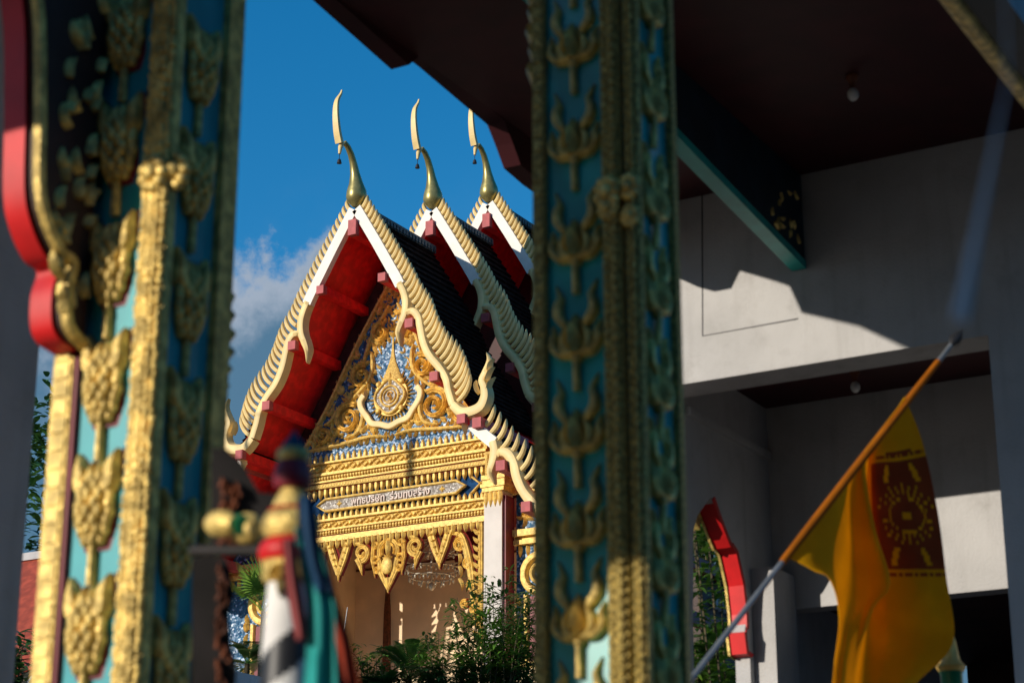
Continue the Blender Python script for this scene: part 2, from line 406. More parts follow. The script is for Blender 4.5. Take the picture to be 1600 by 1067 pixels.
    hu = lerp([.085, .08, .072, .062, .05, .036, .025, .014], len(bl)); hw = lerp([.055, .05, .045, .04, .034, .028, .022, .012], len(bl))
    for i, p in enumerate(bl):
        t = (bl[min(i + 1, len(bl) - 1)] - bl[max(i - 1, 0)]).normalized()
        for a, b in ((-1, -1), (1, -1), (1, 1), (-1, 1)): m.v.append((a * hu[i], p.x + b * hw[i] * t.y, p.y - b * hw[i] * t.x + H0))
    for i in range(len(bl) - 1):
        for k in range(4): m.face([i * 4 + k, i * 4 + (k + 1) % 4, i * 4 + 4 + (k + 1) % 4, i * 4 + 4 + k])
    m.face([3, 2, 1, 0]); m.face([len(m.v) - 4 + k for k in range(4)])
    m.build('horn_blade', CREAM, r)
    m = MB(); m.tube([(0, -.66, H0 + 1.36), (0, -.72, H0 + 1.22), (0, -.75, H0 + 1.04)], [.06, .055, .03], 8); m.build('horn_beak', CREAM, r, smooth=True)
    m = MB(); m.tube([(0, -.75, H0 + 1.05), (0, -.75, H0 + .93)], .008, 5); m.lathe([(.01, .12), (.04, .09), (.055, .02), (.06, 0)], (0, -.75, H0 + .80), 10)
    m.build('wind_bell', BLACK, r)
    if tym:                                   # plain red gable wall of the tiers behind
        MB().prism([(0, -.2), (1.25, -2.35), (2.0, -3.75), (2.9, -5.2), (-2.9, -5.2), (-2.0, -3.75), (-1.25, -2.35)], lambda a, b, d: (a, d, b + H0), tym, tym + .1).build('gable_wall', DRED, r)
    return r
g1 = gable(temple, (0, 0), 3.36)
g2 = gable(temple, (3.35, 1.12), 2.8, tym=2.6)
g3 = gable(temple, (6.1, 2.27), 12, tym=2.8)
# lower side roofs (pent tier)
B2 = [(3.12, -5.70), (3.45, -6.02), (3.72, -6.25)]
N21 = [(3.70, -6.22), (3.74, -6.45), (3.68, -6.7), (3.62, -6.92), (3.70, -7.15)]
N22 = [(3.70, -6.62), (3.88, -6.48), (4.08, -6.55), (4.22, -6.8), (4.30, -7.1), (4.45, -7.42), (4.70, -7.72), (5.1, -8.05), (5.5, -8.3)]
low = bpy.data.objects.new('lower_roof', None); col.objects.link(low); low.parent = temple
for sg in (-1, 1):
    P = lambda a, b, d: (a, .12 - d, b + H0)
    MB().ribbon(mir(B2, sg), .13, P, -.08, .16, ((-1, 0), (-1, 1), (1, 1), (1, 0))).build('bargeboard', WCREAM, low)
    m = MB()
    for pts, ws in ((N21, [.14, .15, .13, .1, .02]), (N22, [.06, .13, .16, .16, .16, .15, .16, .17, .14])):
        c = catmull(mir(pts, sg)); m.ribbon(c, lerp(ws, len(c)), P, -.1, .22)
    m.build('serpent_bargeboard', CREAM, low, smooth=True)
    m = MB(); fins(m, sg, [(3.45, -5.82), (3.85, -6.35), (4.35, -6.95), (4.75, -7.5), (5.3, -8.0)], (.52, .70), 13, .12); m.build('roof_fin_row', CREAM, low, smooth=True)
    lp = [(3.0, -5.55), (3.45, -5.95), (4.0, -6.5), (4.55, -7.2), (5.0, -7.75), (5.6, -8.2)]
    for nm, dz, mt in (('roof_tiles', .08, TILE), ('soffit', -.02, RED)):
        m = MB(); k = len(lp)
        for ww in (.15, 20):
            for a, b in lp: m.v.append((sg * a, ww, b + H0 + dz))
        for i in range(k - 1): m.face([i, i + 1, k + i + 1, k + i])
        m.build(nm, mt, low)
    for bu, bv in ((3.38, -5.78), (3.98, -6.82), (4.6, -7.8)): MB().box(sg * bu - .11, sg * bu + .11, -.1, 2, bv + H0 - .11, bv + H0 + .11).build('purlin', PURLIN, low)
    MB().box(sg * 5.55 - .1, sg * 5.55 + .1, .2, 20, H0 - 8.32, H0 - 8.18).build('eave_edge', TEALB, low)

# pediment
ped = bpy.data.objects.new('pediment', None); col.objects.link(ped); ped.parent = temple
MB().prism([(0, -.45), (1.2, -2.3), (2.0, -3.75), (2.75, -5.0), (2.75, -5.5), (-2.75, -5.5), (-2.75, -5.0), (-2.0, -3.75), (-1.2, -2.3)], lambda a, b, d: (a, d, b + H0), 1.72, 1.9).build('pediment_ground', DARKW, ped)
MB().prism([(0, -1.25), (1.0, -2.75), (1.75, -4.1), (2.5, -5.28), (2.55, -5.6), (-2.55, -5.6), (-2.5, -5.28), (-1.75, -4.1), (-1.0, -2.75)], lambda a, b, d: (a, d, b + H0), 1.68, 1.72).build('mosaic_field', BLUE, ped)
P = FP(1.68)
scr = MB(); bk = MB()
def sc_leaf(p0, p1, w_, bend=0, h=.09):
    scr.leaf(p0, p1, w_, P, .0, h, bend)
for sg in (-1, 1):
    def mm(p): return (sg * p[0], p[1])
    SP = [((.32, -2.62), .24, 100, 1.5), ((.86, -3.62), .29, 110, 1.6), ((1.20, -4.62), .37, 120, 1.7), ((1.90, -4.92), .24, 60, 1.5)]
    for (c, r_, a0, tu) in SP:
        a = math.radians(a0); a = a if sg > 0 else PI - a
        scr.spiral(mm(c), r_, P, 0, .15, .075, a, tu, -sg)
        scr.leaf(mm(c), mm((c[0] + .1, c[1] + .14)), .06, P, .02, .1, .1)
        for k in range(11):                    # flame leaves licking off the outside of each scroll
            t = a - sg * (k * .52 + .1); px_, py_ = sg * c[0] + r_ * 1.02 * math.cos(t), c[1] + r_ * 1.02 * math.sin(t)
            t2 = t + sg * .55; ln = rnd.uniform(.14, .22)
            sc_leaf((px_, py_), (px_ + ln * math.cos(t2), py_ + ln * math.sin(t2)), .052, .16 * sg)
    # stems tying the scrolls together
    for pts in ([(.12, -1.95), (.30, -2.25), (.55, -2.6), (.72, -3.0), (.82, -3.3)], [(.60, -3.05), (.55, -3.35), (.62, -3.7), (.9, -4.0), (1.2, -4.22)],
                [(1.2, -4.2), (1.45, -4.3), (1.7, -4.6), (1.9, -4.68)], [(.85, -4.3), (.8, -4.7), (.95, -5.0), (1.3, -5.1)], [(.12, -5.2), (.6, -5.14), (1.2, -5.2), (1.8, -5.24), (2.4, -5.26)]):
        c = catmull([mm(p) for p in pts]); scr.ribbon(c, lerp([.03, .055, .05, .03], len(c)), P, 0, .11)
    for base, dirs in (((.55, -2.85), (40, 75, 110, 200, 240)), ((1.2, -4.15), (20, 60, 95, 130)), ((.95, -3.1), (30, 70)), ((1.5, -3.95), (40, 80, 110)), ((.8, -5.0), (60, 100, 140)),
                       ((1.62, -4.95), (80, 120)), ((2.2, -5.15), (30, 70, 110)), ((.42, -2.15), (40, 80, 120)), ((.15, -1.6), (60, 90, 120)), ((1.75, -4.45), (20, 60, 100)), ((.45, -5.05), (50, 90, 130)), ((.62, -4.95), (80, 110))):
        for dgr in dirs:
            a = math.radians(dgr + rnd.uniform(-8, 8)); a = a if sg > 0 else PI - a; ln = rnd.uniform(.2, .32)
            b = mm(base); sc_leaf(b, (b[0] + ln * math.cos(a), b[1] + ln * math.sin(a)), .065, rnd.choice((-.16, .16)))
    # flames climbing the sloping edge
    edge = [(.08, -1.35), (.55, -2.08), (1.0, -2.8), (1.4, -3.5), (1.78, -4.2), (2.2, -4.85), (2.5, -5.25)]
    c = catmull([mm(p) for p in edge], 8); scr.ribbon(c, .05, P, 0, .12)
    for i, p in enumerate(c[::2]): sc_leaf((p.x - sg * .02, p.y), (p.x - sg * .03, p.y + .24), .048, .2 * sg)
for x_ in [i * .34 - 2.2 for i in range(14)]:
    sc_leaf((x_, -5.3), (x_ + .03, -5.06), .05, .1); sc_leaf((x_ + .12, -5.3), (x_ + .2, -5.14), .04, -.1)
n_ = 0
while n_ < 300:
    v_ = rnd.uniform(-5.25, -1.6); hwid = (-v_ - 1.25) * .62; u_ = rnd.uniform(-hwid, hwid)
    if math.hypot(u_, v_ + 4.25) < .72 or (abs(u_) < .3 and -4 < v_ < -2.6) or (abs(u_) < .75 and -5.05 < v_ < -4.4): continue
    n_ += 1; t = rnd.uniform(.2, 2.9); ln = rnd.uniform(.12, .22)
    scr.leaf((u_, v_), (u_ + ln * math.cos(t), v_ + ln * math.sin(t)), rnd.uniform(.03, .048), P, -.02, .07, rnd.choice((-.22, .22)), 4)
scr.build('scrollwork', GOLD, ped, smooth=True)
# sunburst medallion, crown and ribbon
MC = (0.0, -4.25)
m = MB()
def ring(c, r, n=40, lob=0): return [(c[0] + (r + lob * math.cos(4 * a)) * math.cos(a), c[1] + (r + lob * math.cos(4 * a)) * math.sin(a)) for a in [2 * PI * i / n for i in range(n)]]
m.prism(ring(MC, .47), lambda a, b, d: (a, d, b + H0), 1.60, 1.68)
for i in range(36):
    a = 2 * PI * i / 36; l_ = .70 if i % 3 == 0 else .60
    m.leaf((MC[0] + .44 * math.cos(a), MC[1] + .44 * math.sin(a)), (MC[0] + l_ * math.cos(a), MC[1] + l_ * math.sin(a)), .022, P, .02, .05)
m.build('sunburst', GOLD, ped)
m = MB(); P2 = FP(1.60)
m.prism(ring(MC, .37, 40, .026), lambda a, b, d: (a, d, b + H0), 1.57, 1.60); m.build('medallion_plate', GREYM, ped)
m = MB()
m.ribbon(ring(MC, .39, 48, .026), .034, P2, 0, .08, closed=True); m.ribbon(ring(MC, .25, 40), .028, P2, .02, .06, closed=True); m.ribbon(ring(MC, .165, 30), .018, P2, .02, .05, closed=True)
for i in range(4):
    a = PI / 4 + i * PI / 2; m.ell((MC[0] + .46 * math.cos(a), 1.56, MC[1] + H0 + .46 * math.sin(a)), (.065, .05, .065))
for a in (0, PI / 2, PI, 3 * PI / 2): m.leaf((MC[0] + .25 * math.cos(a), MC[1] + .25 * math.sin(a)), (MC[0] + .36 * math.cos(a), MC[1] + .36 * math.sin(a)), .03, P2, .02, .05)
m.spiral((MC[0], MC[1] + .03), .075, P2, .03, .04, .018, .4, 1.2); m.spiral((MC[0] + .02, MC[1] - .06), .05, P2, .03, .04, .015, 2.2, -1.1)
m.leaf((-.05, -4.36), (.06, -4.36), .02, P2, .03, .04); m.leaf((0, -3.98), (0, -3.68), .05, P2, .03, .05)
m.build('medallion_relief', GOLD, ped, smooth=True)
m = MB(); prof = [(.30, 0), (.28, .05), (.24, .09), (.235, .14), (.19, .2), (.185, .25), (.14, .32), (.135, .36), (.09, .46), (.05, .62), (.03, .8), (.018, 1.0), (.004, 1.22)]
m.lathe([(a, b) for a, b in prof], (0, 0, 0), 16); m.v = [(x, 1.66 + y * .35, z + H0 - 3.84) for x, y, z in m.v]
m.build('crown_spire', GOLDF, ped, smooth=True)
m = MB(); c = catmull([(-.74, -4.12), (-.84, -4.26), (-.80, -4.45), (-.64, -4.66), (-.50, -4.84), (-.25, -4.90), (0, -4.98), (.25, -4.90), (.50, -4.84), (.64, -4.66), (.80, -4.45), (.84, -4.26), (.74, -4.12)], 4)
m.ribbon(c, [.07] * len(c), P, .02, .12, ((-1, 0), (-1, .9), (-.7, 1), (.7, 1), (1, .9), (1, 0)))
for sg in (-1, 1):
    m.leaf((sg * .80, -4.25), (sg * 1.0, -4.02), .05, P, .02, .12, .1 * sg); m.leaf((sg * .78, -4.22), (sg * .72, -3.95), .045, P, .02, .12, .1 * sg)
m.build('ribbon_scroll', CREAM, ped)

# entablature
ent = bpy.data.objects.new('entablature', None); col.objects.link(ent); ent.parent = temple
MB().box(-2.62, 2.62, 1.75, 2.35, H0 - 7.52, H0 - 5.4).build('beam_core', REDBACK, ent)
def band(name, z0, z1, w0, mt, x=2.6): return MB().box(-x, x, w0, 1.75, H0 + z0, H0 + z1).build(name, mt, ent)
def petals(name, z0, z1, n, w0, up, mt=GOLD, x=2.55, wd=.05):
    m = MB()
    for i in range(n):
        c = -x + (i + .5) * 2 * x / n
        a, b = ((c, z0), (c, z1)) if up else ((c, z1), (c, z0))
        a, b = Vector(a), Vector(b); m.ribbon([a.lerp(b, q) for q in (0, .22, .45, .7, .88, 1)], [wd * q for q in (.8, 1.0, .95, .62, .28, .03)], FP(w0), 0, .09)
    return m.build(name, mt, ent, smooth=True)
band('mosaic_strip', -5.60, -5.40, 1.70, BLUE); petals('lotus_petal_row', -5.60, -5.38, 32, 1.70, True, wd=.056)
def carved(name, z0, z1, w0, n):
    band(name + '_ground', z0, z1, w0, GOLDF)
    m = MB(); zc = (z0 + z1) / 2; hh = (z1 - z0) / 2
    for i in range(n):
        c = -2.5 + (i + .5) * 5.0 / n; s_ = 5.0 / n / 2
        m.ribbon([(c - s_ * .95, zc), (c - s_ * .3, zc + hh * .7), (c + s_ * .3, zc), (c - s_ * .3, zc - hh * .7)], .016, FP(w0), 0, .05, closed=True)
        m.leaf((c - s_ * .9, zc), (c - s_ * .1, zc + hh * .4), .025, FP(w0), 0, .05, .2); m.leaf((c + s_ * .95, zc), (c + s_ * .2, zc - hh * .5), .03, FP(w0), 0, .06, .2)
        m.ell((c + s_ * .62, w0 - .02, zc + H0), (.05, .03, .05), 8, 5)
    m.build(name, GOLD, ent, smooth=True)
carved('carved_frieze', -5.86, -5.64, 1.66, 15)
for z0, z1, w0, mt in ((-5.64, -5.60, 1.58, GOLD), (-5.92, -5.86, 1.60, GOLD), (-6.05, -5.92, 1.67, GOLDF), (-6.09, -6.05, 1.62, GOLD), (-6.13, -6.09, 1.68, REDBACK), (-6.23, -6.13, 1.62, GOLDF), (-6.26, -6.23, 1.70, REDBACK),
                       (-7.04, -6.99, 1.58, GOLD), (-7.26, -7.22, 1.60, GOLD), (-7.36, -7.26, 1.66, GOLDF), (-7.40, -7.36, 1.70, REDBACK), (-7.46, -7.40, 1.62, GOLD), (-7.54, -7.46, 1.57, GOLD)):
    band('moulding', z0, z1, w0, mt)
for z in (-5.985, -6.18, -7.31):
    m = MB()
    for i in range(64): m.ell((-2.56 + i * .0813, 1.64, z + H0), (.036, .035, .045), 6, 4)
    m.build('bead_row', GOLD, ent, smooth=True)
band('panel_ground', -7.0, -6.26, 1.74, BLUED)
petals('hanging_petal_row', -6.50, -6.26, 32, 1.72, False, wd=.056); petals('lotus_petal_row', -6.99, -6.80, 33, 1.72, True, wd=.052)
carved('carved_frieze', -7.22, -7.04, 1.66, 17)
NP = [(-2.05, -6.64), (-1.80, -6.50), (1.80, -6.50), (2.05, -6.64), (1.80, -6.79), (-1.80, -6.79)]
npo = MB().prism(NP, lambda a, b, d: (a, d, b + H0), 1.66, 1.74).build('name_panel', GREYM, ent)
m = MB(); m.ribbon(NP, .035, FP(1.66), 0, .06, closed=True)
for sg in (-1, 1):
    m.ribbon([(sg * 2.2, -6.46), (sg * 2.42, -6.64), (sg * 2.2, -6.83)], .03, FP(1.7), 0, .06)
    for k in range(5): m.leaf((sg * 2.55, -6.64), (sg * 2.55 + .16 * math.cos(k * 1.1 + .5), -6.64 + .14 * math.sin(k * 1.1 + .5)), .04, FP(1.7), 0, .07, .1)
    for a in range(4):
        t = a * PI / 2; m.leaf((sg * 1.42, -6.645), (sg * 1.42 + .085 * math.cos(t), -6.645 + .085 * math.sin(t)), .03, FP(1.66), 0, .03)
m.build('panel_frame', GOLD, ent)
tx = bpy.data.curves.new('lettering', 'FONT'); tx.body = '\u0e1e\u0e38\u0e17\u0e18\u0e1a\u0e23\u0e34\u0e29\u0e31\u0e17  \u0e23\u0e48\u0e27\u0e21\u0e17\u0e38\u0e19\u0e2a\u0e23\u0e49\u0e32\u0e07'
tx.size = .222; tx.align_x = 'CENTER'; tx.align_y = 'CENTER'; tx.extrude = .02; tx.offset = .004; tx.space_character = 1.02
tmp = bpy.data.objects.new('lettering', tx); col.objects.link(tmp)
bpy.context.view_layer.update()
lm = bpy.data.meshes.new_from_object(tmp.evaluated_get(bpy.context.evaluated_depsgraph_get())); bpy.data.objects.remove(tmp)
lo_ = bpy.data.objects.new('lettering', lm); col.objects.link(lo_); lo_.parent = npo; lo_.rotation_euler = (PI / 2, 0, 0); lo_.location = (.02, 1.64, H0 - 6.655)
lm.materials.clear(); lm.materials.append(mat('rose_white_letter', (.72, .58, .50), .5))
print('TEXTDIM', lo_.dimensions[:], len(lm.polygons))
# hanging valance
val = bpy.data.objects.new('valance', None); col.objects.link(val); val.parent = temple
m = MB()
for i in range(30):
    c = -2.5 + (i + .5) * 5 / 30; m.leaf((c, -7.52), (c, -7.74), .07, FP(1.62), 0, .07); m.ell((c, 1.6, H0 - 7.60), (.05, .04, .05), 8, 5)
m.build('drop_row', GOLD, val, smooth=True)
PV = FP(1.66)
def pend(build):
    g = MB(); b = MB()
    build(lambda pts, w_: (g.ribbon(pts, w_, PV, 0, .07, MB.GROOVE), b.ribbon(pts, [x * 1.35 + .012 for x in w_] if isinstance(w_, list) else w_ * 1.45, PV, -.05, .045)), g, b)
    o = g.build('pendant', GOLD, val, smooth=True); b.build('pendant_backing', REDBACK, o)
def vpend(c):
    def f(rb, g, b):
        rb([(c - .26, -7.62), (c - .14, -7.95), (c, -8.34)], [.09, .10, .06]); rb([(c + .26, -7.62), (c + .14, -7.95), (c, -8.34)], [.09, .10, .06])
        for s in (-1, 1):
            for k in range(4): g.leaf((c + s * (.25 - k * .06), -7.7 - k * .15), (c + s * (.13 - k * .03), -7.66 - k * .15), .03, PV, .05, .06)
        rb([(c, -8.2), (c, -8.5)], [.07, .005])
    pend(f)
def cpend(c, s):
    def f(rb, g, b):
        pts = []
        for i in range(18):
            q = i / 17; a = -PI / 2 + s * q * 8.2; r_ = .2 * (1 - .75 * q); pts.append((c + r_ * math.cos(a), -7.90 + r_ * math.sin(a)))
        rb(pts, [.065 * (1 - .4 * i / 17) for i in range(18)])
        rb([(c - s * .12, -8.02), (c - s * .02, -8.2), (c + s * .02, -8.42)], [.07, .06, .005]); g.leaf((c - .16, -7.66), (c + .1, -7.74), .05, PV, .03, .06)
    pend(f)
for c in (-1.38, 1.38): vpend(c)
for c, s in ((-.74, 1), (.74, -1)): cpend(c, s)
for c, s in ((-2.02, 1),): cpend(c, s)
def centre(rb, g, b):
    c = 0
    a = [(.26 * math.cos(t), -7.93 + .26 * math.sin(t)) for t in [-.5 + i * 4.14 / 14 for i in range(15)]]
    rb(a, .05); rb([(.17 * math.cos(t), -7.93 + .17 * math.sin(t)) for t in [-.5 + i * 4.14 / 14 for i in range(15)]], .03)
    for s in (-1, 1):
        for (u, v_, r_) in ((.33, -8.12, .1), (.3, -8.36, .08), (.36, -7.78, .09)):
            pts = [(s * u + r_ * (1 - .6 * i / 11) * math.cos(i * .62), v_ + r_ * (1 - .6 * i / 11) * math.sin(i * .62)) for i in range(12)]; rb(pts, .035)
        rb([(s * .40, -7.7), (s * .43, -8.1), (s * .36, -8.52)], [.05, .05, .006]); rb([(s * .24, -8.1), (s * .2, -8.4), (0, -8.82)], [.05, .08, .03])
    g.ell((0, 1.58, H0 - 8.28), (.15, .08, .2), 12, 8); g.leaf((0, -7.7), (0, -8.12), .08, PV, .04, .08); rb([(0, -8.55), (0, -8.9)], [.12, .005])
    for k in range(5): g.leaf((0, -8.15), (.16 * math.cos(.5 + k * .53), -8.15 + .16 * math.sin(.5 + k * .53)), .035, PV, .06, .06)
pend(centre)
def corner(s):
    def f(rb, g, b):
        rb([(s * 2.46, -7.55), (s * 2.47, -8.6), (s * 2.46, -9.6), (s * 2.48, -10.3)], .06)
        c = catmull([(s * 1.72, -7.72), (s * 1.95, -7.78), (s * 2.08, -8.1), (s * 2.2, -8.6), (s * 2.28, -9.2), (s * 2.36, -9.9)]); rb([tuple(p) for p in c], lerp([.03, .06, .09, .09, .07, .03], len(c)))
        for (u, v_, r_) in ((1.92, -8.0, .16), (2.14, -8.45, .13), (2.22, -8.95, .11), (2.05, -9.35, .09), (2.3, -9.5, .09)):
            pts = [(s * u + r_ * (1 - .65 * i / 13) * math.cos(i * .6 + 1), v_ + r_ * (1 - .65 * i / 13) * math.sin(i * .6 + 1)) for i in range(14)]; rb(pts, .038)
        for k in range(13): g.leaf((s * 2.42, -7.8 - k * .19), (s * 2.27, -7.66 - k * .19), .05, PV, .02, .07, .1)
        for k in range(5): g.leaf((s * 1.9, -7.65 - k * .28), (s * (1.78 + k * .05), -7.85 - k * .3), .05, PV, .0, .07, .15)
    pend(f)
corner(1); corner(-1)
# columns, porch, side bays
for sg in (-1, 1):
    c = bpy.data.objects.new('porch_column', None); col.objects.link(c); c.parent = temple
    x0, x1 = sorted((sg * 2.60, sg * 3.06))
    MB().box(x0, x1, 1.55, 2.05, 0, H0 - 6.9).build('shaft', COLW, c)
    MB().box(x1 + .002, x1 + .06, 1.62, 2.0, 0, H0 - 7.0).build('red_edge', MAROON, c)
    m = MB(); m.box(x0 - .05, x1 + .1, 1.49, 2.1, H0 - 6.62, H0 - 6.52); m.box(x0 - .03, x1 + .08, 1.52, 2.08, H0 - 6.72, H0 - 6.62); m.box(x0 - .06, x1 + .11, 1.47, 2.1, H0 - 6.80, H0 - 6.72); m.box(x0 - .03, x1 + .07, 1.50, 2.1, H0 - 6.9, H0 - 6.80)
    for k in range(4): m.leaf((x0 + .05 + k * .12, -6.9), (x0 + .05 + k * .12, -7.25), .07, FP(1.55), 0, .05)
    m.build('capital', GOLD, c)
    m = MB(); m.box(x0, x1, 1.58, 2.0, H0 - 6.52, H0 - 5.95); 
    for k in range(3): m.leaf((x0 + .08 + k * .15, -6.5), (x0 + .08 + k * .15, -6.0), .07, FP(1.58), 0, .06)
    m.build('capital_block', GOLDF, c)
    # side bay with gilt window
    b = bpy.data.objects.new('side_bay', None); col.objects.link(b); b.parent = temple
    xa, xb = sorted((sg * 3.12, sg * 5.3))
    MB().box(xa, xb, 2.1, 2.4, 0, H0 - 6.6).build('bay_wall', BLUE, b)
    for z0, z1, w0 in ((-7.9, -7.75, 1.9), (-8.08, -7.98, 1.95), (-8.0, -7.9, 2.02), (-6.9, -6.75, 1.95), (-10.9, -10.7, 1.95), (-11.3, -11.0, 1.9)): MB().box(xa, xb, w0, 2.1, H0 + z0, H0 + z1).build('bay_moulding', GOLD, b)
    m = MB(); cx = sg * 3.75; Pb = FP(2.1)
    m.ribbon([(cx + .42 * math.cos(t), -8.75 + .42 * math.sin(t)) for t in [2 * PI * i / 28 for i in range(28)]], .1, Pb, 0, .14, closed=True)
    m.ribbon([(cx + .22 * math.cos(t), -8.75 + .22 * math.sin(t)) for t in [2 * PI * i / 20 for i in range(20)]], .05, Pb, 0, .12, closed=True)
    for k in range(26):
        t = rnd.uniform(0, 2 * PI); p = (cx + rnd.uniform(-.55, .6), -rnd.uniform(6.95, 7.7)); m.leaf(p, (p[0] + .2 * math.cos(t), p[1] + .2 * math.sin(t)), .05, Pb, 0, .1, .15)
        p = (cx + rnd.choice((-.5, .5, .55)) + rnd.uniform(-.08, .08), -rnd.uniform(9, 11)); m.leaf(p, (p[0] + rnd.uniform(-.08, .08), p[1] + .24), .06, Pb, 0, .1, .15)
    for k in range(10): m.leaf((xa + .1 + k * .2, -8.1), (xa + .1 + k * .2, -8.34), .06, Pb, 0, .08)
    for q in (-.35, .35): m.ribbon([(cx + q, -9.2), (cx + q, -11.2)], .07, Pb, 0, .12)
    m.build('window_frame', GOLD, b, smooth=True)
    MB().box(cx - .27, cx + .27, 2.06, 2.1, 0, H0 - 9.25).build('window_shutter', MAROON, b)
MB().box(-6, 6, 4.9, 5.1, 0, H0 - 6).build('porch_wall', WALLP, temple)
MB().box(-3.1, 3.1, 2.35, 4.9, H0 - 6.9, H0 - 6.8).build('porch_ceiling', MAROON, temple)
MB().box(3.12, 3.3, 2.4, 4.9, 0, H0 - 6.6).build('porch_side_wall', WALLP, temple)
MB().box(-3.3, -3.12, 2.4, 4.9, 0, H0 - 6.6).build('porch_side_wall', WALLP, temple)
MB().box(-6, 6, 5.1, 22, 0, H0 - 5.5).build('hall_body', WALLP, temple)
m = MB(); m.prism([(-2.25, -11.3), (-2.2, -8.6), (-2.13, -7.7), (-2.06, -8.6), (-2.01, -11.3)], lambda a, b, d: (a, d, b + H0), 4.8, 4.9); m.build('door_spire', BROWN, temple)
MB().box(-3.1, 3.1, 4.86, 4.9, H0 - 7.52, H0 - 7.47).build('picture_rail', BROWN, temple)
m = MB(); m.box(-.12, .50, 4.72, 4.9, H0 - 7.6, H0 - 6.9)
for k in range(4): m.leaf((-.05 + k * .16, -7.6), (-.05 + k * .16, -7.9), .08, FP(4.76), 0, .06)
m.build('window_hood', MAROON, temple)
# chandelier
ch = thing('chandelier', 'small crystal chandelier of stacked rings hanging in the temple porch', 'chandelier', (-24.68, 39.0, 8 + H0 - 8.42)); ch.scale = (1.45, 1.45, 1.1)
def tor(mb, r, z, t=.018, n=28):
    pts = [(r * math.cos(2 * PI * i / n), r * math.sin(2 * PI * i / n), z) for i in range(n + 1)]; mb.tube(pts, t, 5)
m = MB()
for r, z in ((.42, .72), (.52, .48), (.44, .26), (.36, .08)): tor(m, r, z, .016)
m.build('ring_frame', GLASS, ch, smooth=True)
m = MB()
for r, z, n in ((.42, .72, 16), (.52, .48, 22), (.44, .26, 18), (.36, .08, 16), (.2, .0, 10)):
    for i in range(n):
        a = 2 * PI * i / n; m.ell((r * math.cos(a), r * math.sin(a), z - .06), (.022, .022, .05), 6, 4)
m.ell((0, 0, -.12), (.05, .05, .09)); m.build('crystal_drop_tier', GLASS, ch, smooth=True)
m = MB(); m.tube([(0, 0, -.05), (0, 0, 1.35)], .02, 6)
for i in range(8):
    a = 2 * PI * i / 8; m.tube([(0, 0, .9), (.3 * math.cos(a), .3 * math.sin(a), .55), (.5 * math.cos(a), .5 * math.sin(a), .62), (.58 * math.cos(a), .58 * math.sin(a), .85)], .012, 5)
m.build('suspension_rod', GLASS, ch, smooth=True)

#@@PLANTS
# ================================================================== plants before the temple
def blade(mb, p, d, ln, wd, droop=.3, up=Vector((0, 0, 1))):
    d = d.normalized(); s = d.cross(up)
    if s.length < .05: s = Vector((1, 0, 0))
    s.normalize(); b = len(mb.v); k = 4
    for i in range(k + 1):
        t = i / k; c = p + d * ln * t - up * ln * droop * t * t; ww = wd * math.sin(PI * (.12 + .88 * t)) * .5 if t < 1 else 0.001
        mb.v.append(tuple(c + s * ww)); mb.v.append(tuple(c - s * ww))
    for i in range(k): mb.face([b + 2 * i, b + 2 * i + 1, b + 2 * i + 3, b + 2 * i + 2])
def rdir(up=.3):
    a = rnd.uniform(0, 2 * PI); return Vector((math.cos(a), math.sin(a), up + rnd.uniform(-.4, .5)))
def shrub(label, base, spread, h, nst, leaves, ll, lw, mt, group='garden shrubs in front of the temple', name='leafy_shrub', tall=None):
    if base[1] > 30:
        h += base[2] - 6.5; base = (base[0], base[1], 6.5)
    t = thing(name, label, 'shrub', base, group)
    st = MB(); lf = MB()
    for i in range(nst):
        a = rnd.uniform(0, 2 * PI); r = spread * math.sqrt(rnd.random()); x, y = r * math.cos(a), r * .6 * math.sin(a)
        hh = h * rnd.uniform(.55, 1.0) * (1 - .35 * (r / spread) ** 2)
        if tall: hh *= tall(x)
        lx, ly = rnd.uniform(-.18, .18), rnd.uniform(-.15, .15)
        pts = [Vector((x * .55 + (x * .45 + lx * hh) * q ** 1.3, y * .55 + (y * .45 + ly * hh) * q ** 1.3, hh * q)) for q in (0, .25, .5, .75, 1)]
        st.tube(pts, [.016, .013, .011, .008, .004], 5)
        for j in range(leaves):
            q = rnd.uniform(.15, 1.0) ** .8; k = min(int(q * 4), 3); p = pts[k].lerp(pts[k + 1], q * 4 - k)
            p = p + Vector((rnd.gauss(0, .06), rnd.gauss(0, .06), rnd.gauss(0, .04)))
            blade(lf, p, rdir(.25), ll * rnd.uniform(.6, 1.15), lw * rnd.uniform(.7, 1.2), rnd.uniform(.1, .6))
    st.build('stem', STEM, t); lf.build('foliage', mt, t); return t
